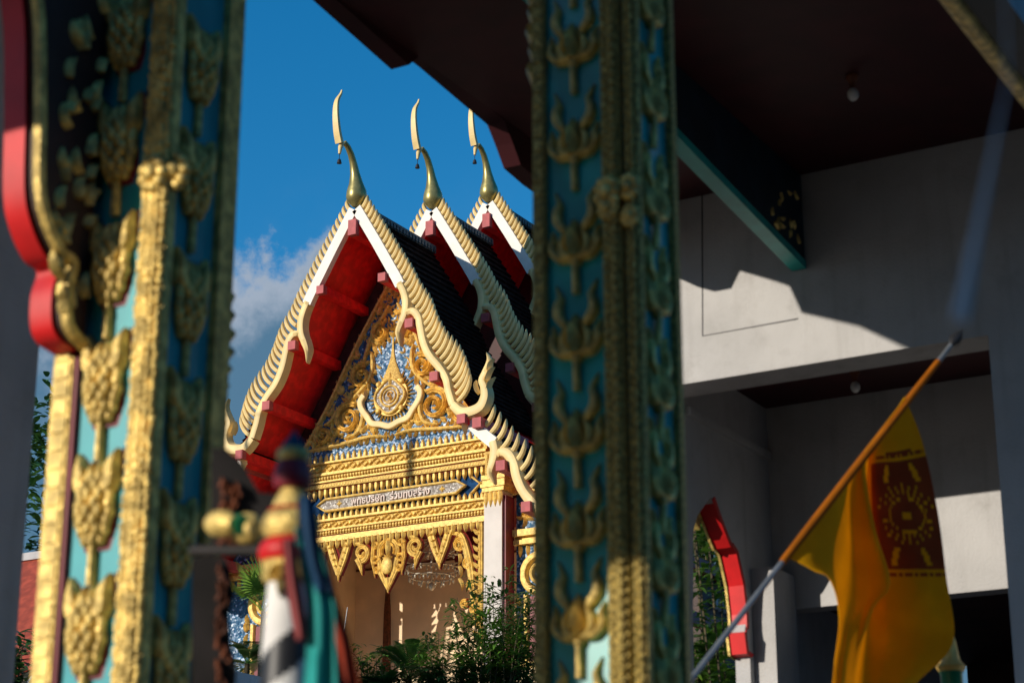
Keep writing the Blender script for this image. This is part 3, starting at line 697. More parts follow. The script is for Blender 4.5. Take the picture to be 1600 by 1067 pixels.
def palm(label, base, n, ln, mt, fan=False, h=.4, group='palms in front of the temple', name='palm_plant', elev=(15, 80)):
    t = thing(name, label, 'palm', base, group)
    if base[1] > 30:
        h += base[2] - 6.5; base = (base[0], base[1], 6.5); t.location = base
    MB().tube([(0, 0, 0 if base[1] > 30 else -base[2]), (0, 0, h * .6), (0, 0, h)], [.09, .07, .05], 8).build('trunk', STEM, t)
    for i in range(n):
        lf = MB(); a = 2 * PI * i / n * 2.4 + rnd.uniform(-.2, .2); e = math.radians(rnd.uniform(*elev)); d = Vector((math.cos(a) * math.cos(e), math.sin(a) * math.cos(e), math.sin(e)))
        side = d.cross(Vector((0, 0, 1))).normalized(); upv = side.cross(d).normalized()
        if fan:
            tip = Vector((0, 0, h)) + d * ln * .55; lf.tube([(0, 0, h), tuple(tip)], .012, 4)
            for k in range(25):
                b = math.radians(-115 + k * 230 / 24); dd = d * math.cos(b) + side * math.sin(b); blade(lf, tip, dd, ln * .62 * (1 - .15 * abs(math.sin(b))), .045, .06, upv)
        else:
            pts = [Vector((0, 0, h)) + d * ln * q - Vector((0, 0, 1)) * ln * .42 * q * q for q in [x / 8 for x in range(9)]]
            lf.tube(pts, [.014 - .0014 * x for x in range(9)], 4)
            for k in range(26):
                q = .15 + .83 * k / 25; j = min(int(q * 8), 7); p = pts[j].lerp(pts[j + 1], q * 8 - j); tg = (pts[j + 1] - pts[j]).normalized()
                for s in (-1, 1): blade(lf, p, side * s + tg * .75 + upv * .25, ln * .34 * math.sin(PI * (.2 + .75 * q)) + .05, .035, .25)
        lf.build('frond', mt, t)
    return t
def gnd(px_, py_, Y): return onY(px_, py_, Y)
p = gnd(755, 1075, 33.2); shrub('tall bamboo-leaved shrub in front of the white porch column', (p.x, 33.2, p.z - .6), 1.15, 3.2, 36, 90, .27, .06, LEAF, tall=lambda x: 1.0 + .22 * x)
p = gnd(800, 1075, 33.9); shrub('dense dark shrub at the foot of the gilded side bay, beside the inner pillar', (p.x, 33.9, p.z - .6), .85, 2.7, 26, 85, .26, .055, LEAF2)
p = gnd(690, 1085, 32.8); shrub('low glossy shrub between the cycad and the tall bamboo-leaved shrub', (p.x, 32.8, p.z - .5), .9, 1.95, 26, 80, .22, .06, LEAF)
p = gnd(640, 1070, 33.0); palm('dark cycad palm with arching feathery fronds below the chandelier', (p.x, 33.0, p.z - .2), 15, 1.3, LEAF2, h=.3)
p = gnd(600, 1085, 32.2); palm('small bright feather palm at the foot of the porch wall', (p.x, 32.2, p.z - .2), 13, .85, LEAF, h=.25)
p = gnd(590, 1090, 32.4); shrub('bright green low shrub left of the cycad palm', (p.x, 32.4, p.z - .5), .7, 1.75, 22, 75, .2, .06, LEAF)
p = gnd(528, 1080, 32.0); shrub('reddish-leaved shrub beside the coloured ribbons', (p.x, 32.0, p.z - .4), .45, 1.5, 12, 40, .3, .05, LEAFR)
p = gnd(410, 1000, 33.0); palm('light green fan palm at the far left bay of the temple', (p.x, 33.0, p.z - .3), 9, 1.05, LEAF3, True, h=.9, elev=(35, 85))
p = gnd(385, 1075, 32.6); palm('dark feather palm below the light green fan palm', (p.x, 32.6, p.z), 14, .9, LEAF2, h=.5, elev=(0, 70))
p = gnd(420, 1075, 32.9); shrub('dark shrub at the left bay behind the striped post', (p.x, 32.9, p.z - .6), .7, 1.6, 16, 60, .2, .06, LEAF2)
p = gnd(560, 1020, 32.6); shrub('slim young shrub with a tuft of leaves at the porch edge', (p.x, 32.6, p.z - .9), .12, 1.35, 3, 35, .18, .05, LEAF)
a = gnd(534, 1010, 32.3); b = gnd(543, 948, 32.3)
tag(MB().tube([a + Vector((0, 0, -.9)), a, b], [.012, .01, .007], 6).build('garden_cane', WHITEC), 'thin pale garden cane standing before the porch wall', 'cane')

#@@NEAR
# ================================================================== carved pillars
def motif_lotus(mt, P, name='flower_motif'):
    """flame lotus: cupped bud, side flames, stalk"""
    m = MB()
    m.leaf((0, -.066), (0, .04), .021, P, .004, .036)
    m.leaf((0, -.05), (0, .005), .010, P, .034, .014)
    for s in (-1, 1):
        for pts, ws in (([(0, -.068), (.028 * s, -.060), (.040 * s, -.036), (.033 * s, -.008), (.010 * s, .032)], [.008, .013, .013, .010, .002]),
                        ([(.010 * s, -.070), (.048 * s, -.062), (.070 * s, -.036), (.067 * s, -.010), (.074 * s, .018)], [.006, .013, .014, .010, .002]),
                        ([(.020 * s, -.005), (.036 * s, .018), (.053 * s, .040), (.054 * s, .066), (.047 * s, .088), (.064 * s, .126)], [.006, .014, .017, .014, .010, .002])):
            c = catmull(pts, 3); m.ribbon(c, lerp(ws, len(c)), P, 0, .026)
    m.tube([P(0, -.06, .008), P(0, -.09, .014), P(0, -.16, .01)], [.012, .010, .012], 6)
    m.ell(P(0, -.078, .01), (.018, .018, .012), 8, 5)
    return m
def motif_pine(mt, P):
    """scaly pineapple bud with two ear leaves and a stalk"""
    m = MB(); c_ = lambda x, z, dd: P(x, z, dd - .006)
    rows = 8
    for i in range(rows):
        q = i / (rows - 1); z = -.085 + q * .145; half = .064 * math.sin(PI * (.15 + .66 * q)) ** .8; n = 5 if i % 2 else 4
        for j in range(n):
            a = (j + .5) / n * PI; x = -half * math.cos(a); dd = .014 + .036 * math.sin(a) * (half / .06)
            m.ell(c_(x, z, dd - .004), (.0155, .0155, .021), 8, 6)
    m.leaf((0, -.10), (0, .085), .056, P, 0, .034)
    for s in (-1, 1):
        c = catmull([(.02 * s, .02), (.056 * s, .05), (.060 * s, .09), (.078 * s, .135)], 4); m.ribbon(c, lerp([.014, .026, .022, .002], len(c)), P, .004, .035)
        c = catmull([(.0 * s, .04), (.016 * s, .075), (.012 * s, .11)], 3); m.ribbon(c, lerp([.014, .016, .003], len(c)), P, .004, .03)
    m.tube([P(0, -.085, .01), P(0, -.13, .012), P(0, -.20, .01)], [.015, .013, .015], 6)
    return m
def boss(mb, c, r):
    for k in range(9):
        a = 2 * PI * k / 9; mb.ell((c[0] + r * .55 * math.cos(a), c[1] - r * .2, c[2] + r * .75 * math.sin(a)), (r * .38, r * .38, r * .34), 7, 5)
    mb.ell((c[0], c[1] - r * .4, c[2]), (r * .45, r * .45, r * .5), 8, 6)
HT = 6.0
# right pillar --- origin at its front corner
rp = thing('carved_pillar', 'gilded pillar with flame-lotus reliefs on deep teal, mostly in shade, right of the temple', 'pillar', (-2.098, 4.273, 0), 'carved gold pillars framing the view')
MB().box(-.28, -.02, .022, .24, 0, HT).build('shaft', TEALD, rp)
m = MB(); m.box(-.306, -.272, 0, .246, 0, HT); m.box(-.06, .0, .222, .25, 0, HT)
for i in range(140): m.box(-.302, -.276, -.004, 0, i * .043, i * .043 + .033)
m.build('edge_strip', OGOLDF, rp)
m = MB()
for xa, xb, y0 in ((-.100, -.044, -.012), (-.036, .0, .0)):
    xc = (xa + xb) / 2; hw = (xb - xa) / 2
    m.prism([(xc - hw, .03), (xc - hw, y0 + .012), (xc - hw * .6, y0 + .002), (xc, y0 - .004), (xc + hw * .6, y0 + .002), (xc + hw, y0 + .012), (xc + hw, .03)], lambda a, b, d: (a, b, d), 0, HT)
m.prism([(.0, .03), (.006, .024), (.006, .012), (0, .004)], lambda a, b, d: (a, b, d), 0, HT)
for i in range(210):
    z = .6 + i * .026
    if z < 1.9 or z > 4.6: continue
    for xc, hw, y0 in ((-.072, .024, -.014), (-.018, .015, -.002)):
        for s in (-1, 1): m.ell((xc + s * hw * .45, y0, z + (.006 if s > 0 else -.006)), (hw * .5, .008, .014), 6, 4)
m.build('corner_moulding', OGOLDF, rp, smooth=True)
m = MB(); boss(m, (-.075, -.012, 3.57), .045); boss(m, (-.02, .0, 3.58), .035); boss(m, (-.075, -.012, 3.53), .035); boss(m, (-.018, .0, 3.50), .03); m.build('boss_band', OGOLD, rp, smooth=True)
zs = [4.31, 4.055, 3.777, 3.490, 3.229, 2.977, 2.739, 2.505, 2.26]
f0 = motif_lotus(OGOLD, lambda a, b, d: (a, .022 - d, b)).build('flower_motif', OGOLD, rp, smooth=True)
f0.location = (-.187, 0, zs[0]); f0.scale = (.95, 1.5, 1.02)
for z in zs[1:]: copy_to(f0, rp, (-.187, 0, z))
f1 = motif_lotus(OGOLD, lambda a, b, d: (-.02 + d, a * .85, b)).build('flower_motif', OGOLD, rp, smooth=True); f1.location = (0, .125, zs[0] + .12)
for z in zs[1:]: copy_to(f1, rp, (0, .125, z + .12))
m = MB(); X = lambda a, b, d: (a, .06 - d, b)
for k in range(5): m.leaf((-.306, 3.98 + k * .055), (-.345 + .012 * (k % 2), 4.04 + k * .06), .026, X, -.02, .05, .2)
m.build('side_flame', OGOLD, rp, smooth=True)
# left pillar
lp_ = thing('carved_pillar', 'gilded pillar with pineapple-bud reliefs on bright turquoise, sunlit low down, at the left', 'pillar', (-3.032, 3.551, 0), 'carved gold pillars framing the view')
MB().box(-.30, -.02, .022, .25, 0, HT).build('shaft', TEAL, lp_)
m = MB(); m.box(-.336, -.274, 0, .262, 0, HT); m.box(-.06, .004, .205, .266, 0, HT)
for i in range(85): m.box(-.328, -.282, -.005, 0, .9 + i * .046, .9 + i * .046 + .036)
m.build('edge_strip', OGOLD, lp_)
MB().box(-.274, -.262, .006, .05, 0, HT).build('red_line', MAROON, lp_)
m = MB()
m.prism([(-.088, .03), (-.088, .008), (-.075, -.008), (-.05, -.014), (-.02, -.008), (0, .004), (.004, .026), (0, .03)], lambda a, b, d: (a, b, d), 0, HT)
for i in range(230):
    z = 1.7 + i * .013
    for k in range(5):
        m.ell((-.072 + k * .016 + rnd.uniform(-.003, .003), -.006 - .005 * (k in (1, 2, 3)) + rnd.uniform(-.002, .002), z + rnd.uniform(-.004, .004)), (.0095, .008, .009), 6, 4)
m.build('corner_moulding', OGOLD, lp_, smooth=True)
m = MB(); boss(m, (-.04, -.004, 3.55), .05); boss(m, (.004, .03, 3.56), .05); m.build('boss_band', OGOLD, lp_, smooth=True)
zs = [3.985, 3.67, 3.345, 3.035, 2.73, 2.425, 2.12]
f0 = motif_pine(OGOLD, lambda a, b, d: (a, .022 - d, b)).build('flower_motif', OGOLD, lp_, smooth=True); f0.location = (-.178, 0, zs[0]); f0.scale = (.80, 1, .98)
bq = MB(); PQ = lambda a, b, d: (a, .022 - d, b); bq.leaf((.006, -.115), (.006, .11), .068, PQ, 0, .008)
for s_ in (-1, 1): bq.leaf((.03 * s_ + .004, .02), (.085 * s_ + .004, .14), .03, PQ, 0, .007)
bq = bq.build('motif_backing', MAROON, f0)
for z in zs[1:]: copy_to(bq, copy_to(f0, lp_, (-.178, 0, z)))
f1 = motif_pine(OGOLD, lambda a, b, d: (-.02 + d, a, b)).build('flower_motif', OGOLD, lp_, smooth=True); f1.location = (0, .11, zs[0] - .1); f1.scale = (1, .74, .96)
for z in zs[1:]: copy_to(f1, lp_, (0, .11, z - .1))
m = MB(); X = lambda a, b, d: (d, a, b)
for k in range(6): m.leaf((.258, 3.06 + k * .045), (.31 - .01 * abs(k - 2.5), 3.09 + k * .05), .028, X, -.05, .05, -.2)
m.build('side_flame', OGOLD, lp_, smooth=True)

# cusped arch bracket running from the left pillar towards the viewer
ab = thing('arch_bracket', 'cusped red arch bracket with gold edge springing from the left pillar', 'arch', (-3.37, 3.55, 3.08))
intr = [(a, b + .085) for a, b in [(3.545, 3.03), (3.475, 3.06), (3.452, 3.10), (3.448, 3.17), (3.462, 3.235), (3.415, 3.25), (3.36, 3.31), (3.325, 3.40), (3.305, 3.62), (3.26, 3.9), (3.12, 4.2), (2.85, 4.5)]]
intr = [(p.x, p.y) for p in catmull([(a, b) for a, b in intr], 4)]
outl = intr + [(2.85, 5.0), (3.53, 5.0)]
outl = [(a, b) if a < 3.5 else (3.549, b) for a, b in outl]
MB().prism(outl, lambda a, b, d: (d, a, b), -3.365, -3.295).build('bracket_body', BRED, ab, (-3.37, 3.55, 3.08), True)
MB().prism([(min(a + .012, 3.549), b + .004) for a, b in outl], lambda a, b, d: (d, a, b), -3.295, -3.27).build('carved_panel', DARKW, ab, (-3.37, 3.55, 3.08))
XA = lambda a, b, d: (-3.27 + d, a, b)
m = MB(); m.ribbon([(a + .02, b + .012) for a, b in intr], .018, XA, 0, .02); m.build('gold_edge', OGOLD, ab, (-3.37, 3.55, 3.08), True)
m = MB()
for i in range(70):
    b = rnd.uniform(3.15, 4.5); a = rnd.uniform(3.42 if b < 4 else 3.3, 3.54); t = rnd.uniform(.6, 2.4); m.leaf((a, b), (a + .05 * math.cos(t), b + .07 * math.sin(t)), .016, XA, 0, .02, .15)
m.build('carved_leaves', OGOLD, ab, (-3.37, 3.55, 3.08), True)

# unseen eave and bracket, shaped to shade the pillars and striped post
ro = thing('shadow_eave', 'unseen dark red eave and bracket shaped to cast the pillar shadows, outside the picture', 'eave', (-4.2, 1.5, 4.2))
MB().prism([(1.5, 4.19), (-1.0, 7.2), (-1.0, 7.4), (1.5, 4.38)], lambda a, b, d: (d, a, b), -4.58, -2.0).build('eave_slab', DRED, ro, (-4.2, 1.5, 4.2))
MB().prism([(-3.93, 3.05), (-3.665, 3.08), (-3.62, 3.40), (-3.50, 3.48), (-3.1, 3.5), (-2.8, 2.95), (-2.5, 2.78), (-2.2, 2.78), (-2.0, 3.6), (-2.0, 4.3), (-3.93, 4.3)], lambda a, b, d: (a, d, b), 1.40, 1.5).build('shadow_bracket', DRED, ro, (-4.2, 1.5, 4.2))

hall = thing('shade_hall', 'unseen dark block added behind the viewer to darken the white wall, outside the picture', 'building', (2, -5, 0))  # made-up block that keeps sky light off the white porch wall
MB().box(-2, 7, -9, -1.2, 0, 7).build('shade_block', DARKW, hall, (2, -5, 0)); MB().prism([(-10, 6.9), (-5, 9.5), (-.9, 6.9), (-.9, 7.1), (-5, 9.8), (-10, 7.1)], lambda a, b, d: (d, a, b), -2.1, 7.2).build('roof', TILE, hall, (2, -5, 0))

#@@BUILDING
# ================================================================== white porch building on the right
wb = thing('white_porch_building', 'white plastered building with dark red porch ceiling and cusped side arch at the right', 'building', (-3.5, 9.5, 0))
O = (-3.5, 9.5, 0)
ZC = 5.86
m = MB(); m.box(-4.75, 1.2, 9.5, 9.74, 4.785, ZC + .25)          # upper wall over the opening
m.box(-2.712, 1.2, 9.5, 9.74, 0, 4.785); m.build('front_wall', WALL, wb, O)
m = MB(); YW = 9.5
g0 = [onY(1097, 300, YW), onY(1098, 525, YW), onY(1247, 498, YW)]
m.tube([(q.x, YW, q.z) for q in g0], .004, 5); m.build('wall_cable', BLACK, wb, O)
MB().box(-4.53, 1.2, 10.95, 11.1, 3.785, 5.6).build('back_wall', WALL, wb, O)
MB().box(-4.40, 1.0, 14.2, 14.3, 0, 5).build('inner_room_wall', DARKW, wb, O)
MB().box(-4.53, 1.0, 11.1, 14.2, 3.9, 4.0).build('inner_room_ceiling', DARKW, wb, O)
MB().box(-4.6, -4.47, 11.102, 14.2, 0, 3.9).build('inner_room_wall', WALL, wb, O)
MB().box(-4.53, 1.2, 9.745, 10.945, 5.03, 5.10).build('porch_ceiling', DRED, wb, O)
sidew = [(9.741, 0), (9.741, 5.6), (11.1, 5.6), (11.1, 0), (10.56, 0), (10.56, 3.48), (10.50, 3.60), (10.53, 3.68), (10.50, 3.86), (10.37, 4.085), (10.325, 4.075), (10.28, 4.15), (10.08, 4.29), (9.90, 4.15), (9.84, 4.05), (9.80, 3.5), (9.80, 0)]
MB().prism(sidew, lambda a, b, d: (d, a, b), -4.62, -4.53).build('side_wall', WALL, wb, O)
m = MB(); m.box(-4.53, -4.50, 9.78, 10.94, 4.70, 4.745); m.build('wall_moulding', WALL, wb, O)
# red cusped intrados
AR = [(10.575, 3.46), (10.50, 3.47), (10.475, 3.585), (10.515, 3.60), (10.515, 3.70), (10.485, 3.86), (10.40, 4.03), (10.335, 4.065), (10.325, 4.05), (10.27, 4.10), (10.17, 4.20), (10.10, 4.285)]
m = MB(); prof = AR + [(a + .03, b + .02) for a, b in reversed(AR)]
m.prism(prof, lambda a, b, d: (d, a, b), -4.625, -4.522); m.build('arch_trim', BRED, wb, O)
m = MB(); m.ribbon(AR, .012, lambda a, b, d: (-4.63 - d, a, b), -.01, .02)
m.prism([(10.07, 4.32), (10.17, 4.20), (10.15, 4.13), (10.05, 4.18), (9.98, 4.27)], lambda a, b, d: (d, a, b), -4.72, -4.63)
m.build('gold_arch_edge', OGOLD, wb, O, True)
MB().box(-4.528, -4.392, 10.62, 10.948, 0, 3.98).build('pier', WALL, wb, O)
# deep porch canopy: ceiling slab with a cusped eave along its left edge
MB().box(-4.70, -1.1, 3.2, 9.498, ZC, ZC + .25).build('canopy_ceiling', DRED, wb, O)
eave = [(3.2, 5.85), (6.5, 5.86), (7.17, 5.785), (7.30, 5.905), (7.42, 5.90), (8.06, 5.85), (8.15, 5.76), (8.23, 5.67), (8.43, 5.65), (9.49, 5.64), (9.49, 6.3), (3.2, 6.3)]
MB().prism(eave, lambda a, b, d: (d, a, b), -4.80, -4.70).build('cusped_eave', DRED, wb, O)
MB().box(-5.0, -4.752, 4.935, 5.28, 5.25, 5.84).build('jamb_shade_block', WALL, wb, O)  # unseen block added to shade the right jamb of the opening
MB().box(-5.15, -4.752, 4.1, 4.93, 0, 5.84).build('canopy_column', WALL, wb, O)
# teal-edged beam under the canopy
bx_ = onY(1258, 408, 9.5).x
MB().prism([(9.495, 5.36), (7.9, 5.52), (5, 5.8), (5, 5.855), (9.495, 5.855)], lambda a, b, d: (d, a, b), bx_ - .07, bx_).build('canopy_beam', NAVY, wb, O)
MB().prism([(9.495, 5.315), (7.9, 5.475), (5, 5.755), (5, 5.80), (7.9, 5.52), (9.495, 5.36)], lambda a, b, d: (d, a, b), bx_ - .075, bx_ + .006).build('beam_edge', TEALB, wb, O)
m = MB()
for i in range(16):
    a = rnd.uniform(9.0, 9.45); b = rnd.uniform(5.42, 5.7); t = rnd.uniform(0, 6.3); m.leaf((a, b), (a + .05 * math.cos(t), b + .05 * math.sin(t)), .012, lambda p_, q_, d: (bx_ + d, p_, q_), 0, .015, .15)
m.build('beam_carving', OGOLD, wb, O, True)
# carved gold beam at the top right corner
q0 = onX(1545, 60, -1.55)
gb = thing('carved_beam', 'dark carved gold and blue beam at the upper right corner under the canopy', 'beam', (-1.55, q0.y, q0.z))
q = onX(1530, 60, -1.55)
yc, zc_ = q.y, q.z
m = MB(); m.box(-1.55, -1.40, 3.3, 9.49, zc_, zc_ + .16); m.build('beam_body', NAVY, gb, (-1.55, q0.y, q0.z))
m = MB(); m.tube([(-1.545, 3.3, zc_ + .0), (-1.545, 9.48, zc_ + .0)], .03, 8); 
for i in range(60):
    y = 4.2 + i * .06; m.leaf((y, zc_ + .03), (y + .03, zc_ + .13), .018, lambda a, b, d: (-1.555 - d, a, b), -.005, .02, .2)
m.build('gold_carving', OGOLD, gb, (-1.55, q0.y, q0.z), True)
# bulbs
def bulb(label, pos):
    t = thing('ceiling_bulb', label, 'lamp', pos, 'bare bulbs under the ceilings')
    MB().lathe([(.03, 0), (.032, -.015), (.02, -.03), (.016, -.04), (.014, -.07)], (0, 0, 0), 14)  .build('lamp_holder', BROWN, t, smooth=True)
    MB().ell((0, 0, -.1), (.028, .028, .034), 14, 9).build('bulb', BULB, t, smooth=True)
d = ray(1331, 118); q = CAM + d * ((ZC - 1.6) / d.z); bulb('unlit bare bulb on the dark red canopy ceiling, top right', (q.x, q.y, ZC - .002))
d = ray(1335, 578); q = CAM + d * ((5.03 - 1.6) / d.z); bulb('unlit bare bulb on the small porch ceiling behind the flagpole', (q.x, q.y, 5.028))

fb = thing('shadow_banner', 'unseen banner shape added to cast the upright shadow on the temple front, outside the picture', 'banner', (-32.7, 25.6, 0))  # made-up banner out of view, added for its shadow on the entablature
MB().tube([(0, 0, 0), (0, 0, 17.75)], .045, 8).build('pole', STEM, fb); MB().tube([(0, 0, 17.7), (2.63, 0, 17.75)], .012, 6).build('arm', STEM, fb)
m = MB(); zz = [(-.03, 17.7)]
for i in range(9): zz += [(-.10 - .03 * math.sin(i), 17.62 - i * .115), (-.05, 17.56 - i * .115)]
zz += [(0, 16.5)]
for i in reversed(range(9)): zz += [(.05, 17.56 - i * .115), (.10 + .03 * math.sin(i * 1.7), 17.62 - i * .115)]
zz += [(.03, 17.7)]
m.prism(zz, lambda a, b, d: (2.62 + a * 1.2, -a * .56 + d, b), -.012, .012); m.build('shadow_cutout', REDC, fb)

#@@FLAG
# ================================================================== flag, finial post, light streak
fl = thing('flag', 'saffron flag with a dark red printed block hanging from a slanting grey pole', 'flag', tuple(atz(1075, 1067, 6.95)))
FO = tuple(atz(1075, 1067, 6.95))
def zline(x): return 6.95 + (x - 1075) / (1500 - 1075) * 1.35
pa = atz(1040, 1112, zline(1040)); pb = atz(1487, 538, zline(1487)); pc = atz(1503, 517, zline(1503))
pl = lambda x: atz(x, 1112 - (x - 1040) * 574 / 447, zline(x))
MB().tube([pl(1040 + 44.7 * i) for i in range(11)], .011, 10).build('pole', STEEL, fl, FO, True)
m = MB(); dd = (pc - pb); m.tube([pb - dd * .1, pb + dd * .25, pb + dd * .6, pb + dd * 1.1], [.010, .028, .020, .002], 8); m.build('pole_tip', BLACK, fl, FO, True)
rows = [[(1413, 620, 0), (1441, 690, .0), (1465, 800, .0), (1478, 900, 0), (1489, 1000, 0), (1440, 1058, 0), (1390, 1100, 0)],
        [(1404, 634, 0), (1402, 700, -.02), (1420, 800, -.02), (1432, 900, -.03), (1440, 1000, -.02), (1410, 1075, -.02), (1380, 1110, -.02)],
        [(1388, 655, 0), (1368, 705, .0), (1372, 800, .0), (1380, 900, .02), (1392, 1000, .03), (1370, 1085, .03), (1360, 1120, .02)],
        [(1374, 675, 0), (1356, 715, .05), (1352, 810, .07), (1358, 900, .09), (1352, 975, .09), (1345, 1050, .06), (1340, 1120, .04)],
        [(1362, 690, 0), (1350, 735, -.05), (1368, 830, -.10), (1390, 910, -.12), (1362, 955, -.12), (1340, 1040, -.08), (1335, 1120, -.06)],
        [(1350, 706, 0), (1338, 750, -.02), (1345, 840, -.05), (1356, 920, -.07), (1345, 960, -.09), (1330, 1040, -.10), (1325, 1120, -.08)],
        [(1330, 735, 0), (1326, 770, .02), (1330, 860, .01), (1332, 940, -.02), (1326, 985, -.06), (1318, 1045, -.08), (1312, 1120, -.07)],
        [(1312, 760, 0), (1316, 790, .0), (1316, 860, -.02), (1315, 930, -.03), (1312, 985, -.05), (1304, 1040, -.06), (1298, 1120, -.05)],
        [(1228, 870, 0), (1250, 880, .01), (1272, 892, .01), (1296, 905, .0), (1311, 960, -.02), (1303, 1040, -.04), (1296, 1120, -.04)]]
gr = []
for r_ in rows: gr.append(catmull([atz(x, y, zline(rows[rows.index(r_)][0][0]) + dz) for x, y, dz in r_], 18))
grid = []
for j in range(len(gr[0])): grid.append(catmull([g[j] for g in gr], 18))
m = MB(); nj = len(grid); ni = len(grid[0])
for g in grid: m.v += [tuple(p) for p in g]
for j in range(nj - 1):
    for i in range(ni - 1):
        s = i / (ni - 1) * 8; t = j / (nj - 1) * 6
        red = 0
        if s < 2.25 and 1.0 + .12 * abs(s - 1) < t < 3.0:
            red = 1; u, v_ = (s - 1.05) / .95, (t - 2.02) / .5
            r2 = math.hypot(u * .95, v_)
            if r2 < .14 or .50 < r2 < .56: red = 0
            ang = math.atan2(v_, u)
            if .60 < r2 < .95 and math.cos(ang * 24) > .72: red = 0
            for fx, fy in ((-.5, -1.25), (.5, -1.25), (-.45, 1.3), (.5, 1.3)):      # four small figures at the corners
                a_, b_ = u - fx, v_ - fy
                if math.hypot(a_ - .07 * (1 if fx < 0 else -1), b_ + .2) < .08 or (abs(a_ + .25 * b_ * (1 if fx < 0 else -1)) < .085 and -.15 < b_ < .22): red = 0
            if abs(abs(v_) - 1.72) < .03 or (abs(v_) > 1.78 and math.cos(u * 40) > .75 and abs(v_) < 1.88): red = 0
        m.cur = red; m.face([j * ni + i, j * ni + i + 1, (j + 1) * ni + i + 1, (j + 1) * ni + i])
cl = m.build('flag_cloth', [ORANGE, EMBL], fl, FO, True)
sd = cl.modifiers.new('thickness', 'SOLIDIFY'); sd.thickness = .002
MB().tube([pl(1222 + 244 * i / 8) for i in range(9)], [.014, .016, .017, .017, .017, .016, .016, .015, .013], 12).build('sleeve', SLEEVE, fl, FO, True)
# green post with gilt finial
q = atz(1485, 1030, 8.2)
gp = thing('finial_post', 'green post topped by a small gilt bud finial below the flag', 'post', (q.x, q.y, 0))
MB().lathe([(.045, 0), (.045, q.z - .06), (.05, q.z - .05)], (0, 0, 0), 14).build('post', GREENP, gp, smooth=True)
MB().lathe([(.05, -.05), (.062, -.03), (.045, -.012), (.04, .0), (.034, .03), (.028, .07), (.02, .10), (.004, .112)], (0, 0, q.z), 14).build('finial', GOLD, gp, smooth=True)
# near white strand standing in for a streak of light on the wall
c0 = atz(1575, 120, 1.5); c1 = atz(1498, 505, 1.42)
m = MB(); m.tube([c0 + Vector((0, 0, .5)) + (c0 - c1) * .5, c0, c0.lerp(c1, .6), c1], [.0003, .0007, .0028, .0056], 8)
tag(m.build('light_streak_strand', STREAK, smooth=True), 'out-of-focus white strand standing in for the light streak on the right wall', 'light streak')

# ceremonial striped post with lotus crown
q = atz(452, 900, 3.35); PB = (q.x, q.y, 0)
cp = thing('ceremonial_post', 'striped black and white ceremonial post with red and gold lotus crown', 'post', PB)
def zt(y): return atz(452, y, 3.35).z
k = 3.35 / 3129
m = MB(); z0 = 1.0; z1 = zt(892); n = 48; rowsn = 160
for i in range(rowsn + 1):
    z = z0 + (z1 - z0) * i / rowsn; r = (32 + (z1 - z) / k * .05) * k
    for j in range(n):
        a = 2 * PI * j / n; m.v.append((r * math.cos(a), r * math.sin(a), z))
for i in range(rowsn):
    for j in range(n):
        ph = (i / rowsn * (z1 - z0) / .20 - j / n + .33) % 1.0
        m.cur = 1 if ph < .34 else 0
        m.face([i * n + j, i * n + (j + 1) % n, (i + 1) * n + (j + 1) % n, (i + 1) * n + j])
m.build('striped_shaft', [WHITEC, BLACK], cp, smooth=True)
def lat(name, prof, mt): return MB().lathe([(r * k, zt(y)) for r, y in prof], (0, 0, 0), 24).build(name, mt, cp, smooth=True)
lat('gold_collar', [(38, 912), (44, 900), (42, 885), (46, 878)], OGOLD)
lat('red_lotus', [(40, 880), (50, 868), (50, 858), (44, 845), (30, 836)], BRED)
lat('red_neck', [(30, 838), (34, 832), (44, 824), (46, 815)], BRED)
lat('gold_bowl', [(38, 838), (46, 825), (47, 810), (40, 796), (33, 792)], OGOLD)
lat('red_rim', [(33, 793), (37, 790), (32, 786)], BRED)
lat('gold_cone', [(32, 788), (28, 775), (21, 760), (15, 748)], OGOLD)
lat('dark_tier', [(26, 752), (31, 744), (31, 728), (27, 715), (23, 705)], MAROON)
lat('gold_ring', [(22, 708), (27, 700), (27, 690), (22, 684)], OGOLD)
lat('blue_dome', [(20, 686), (16, 674), (8, 664), (2, 652)], BLUEC)
m = MB(); P_ = lambda a, b, d: (a, -38 * k - d, b)
m.spiral((10 * k, zt(905)), 14 * k, P_, 0, .012, 5 * k, 1, 1.3); m.leaf((12 * k, zt(915)), (16 * k, zt(945)), 8 * k, P_, 0, .012); m.build('gold_tassel', OGOLD, cp, smooth=True)
# ribbons
def cloth_strip(name, mt, pts, label):
    """pts: (x_left, x_right, y, depth)"""
    m = MB(); nn = 9; L_ = [catmull([atz(a, y, z) for a, b, y, z in pts], 5), catmull([atz(b, y, z) for a, b, y, z in pts], 5)]
    K = len(L_[0])
    for i in range(K):
        for j in range(nn):
            t = j / (nn - 1); p = L_[0][i].lerp(L_[1][i], t) + FH * (.008 * math.sin(t * 9 + i * .05)); m.v.append(tuple(p))
    for i in range(K - 1):
        for j in range(nn - 1): m.face([i * nn + j, i * nn + j + 1, (i + 1) * nn + j + 1, (i + 1) * nn + j])
    o = m.build(name, mt, org=tuple(L_[0][0]), smooth=True); s = o.modifiers.new('thickness', 'SOLIDIFY'); s.thickness = .0015
    return tag(o, label, 'ribbon', 'cloth ribbons tied to the striped post')
cloth_strip('cloth_ribbon', TEALC, [(460, 496, 822, 3.26), (466, 504, 870, 3.25), (478, 522, 940, 3.24), (478, 525, 1010, 3.24), (472, 528, 1090, 3.24)], 'long teal ribbon hanging from the lotus of the striped post')
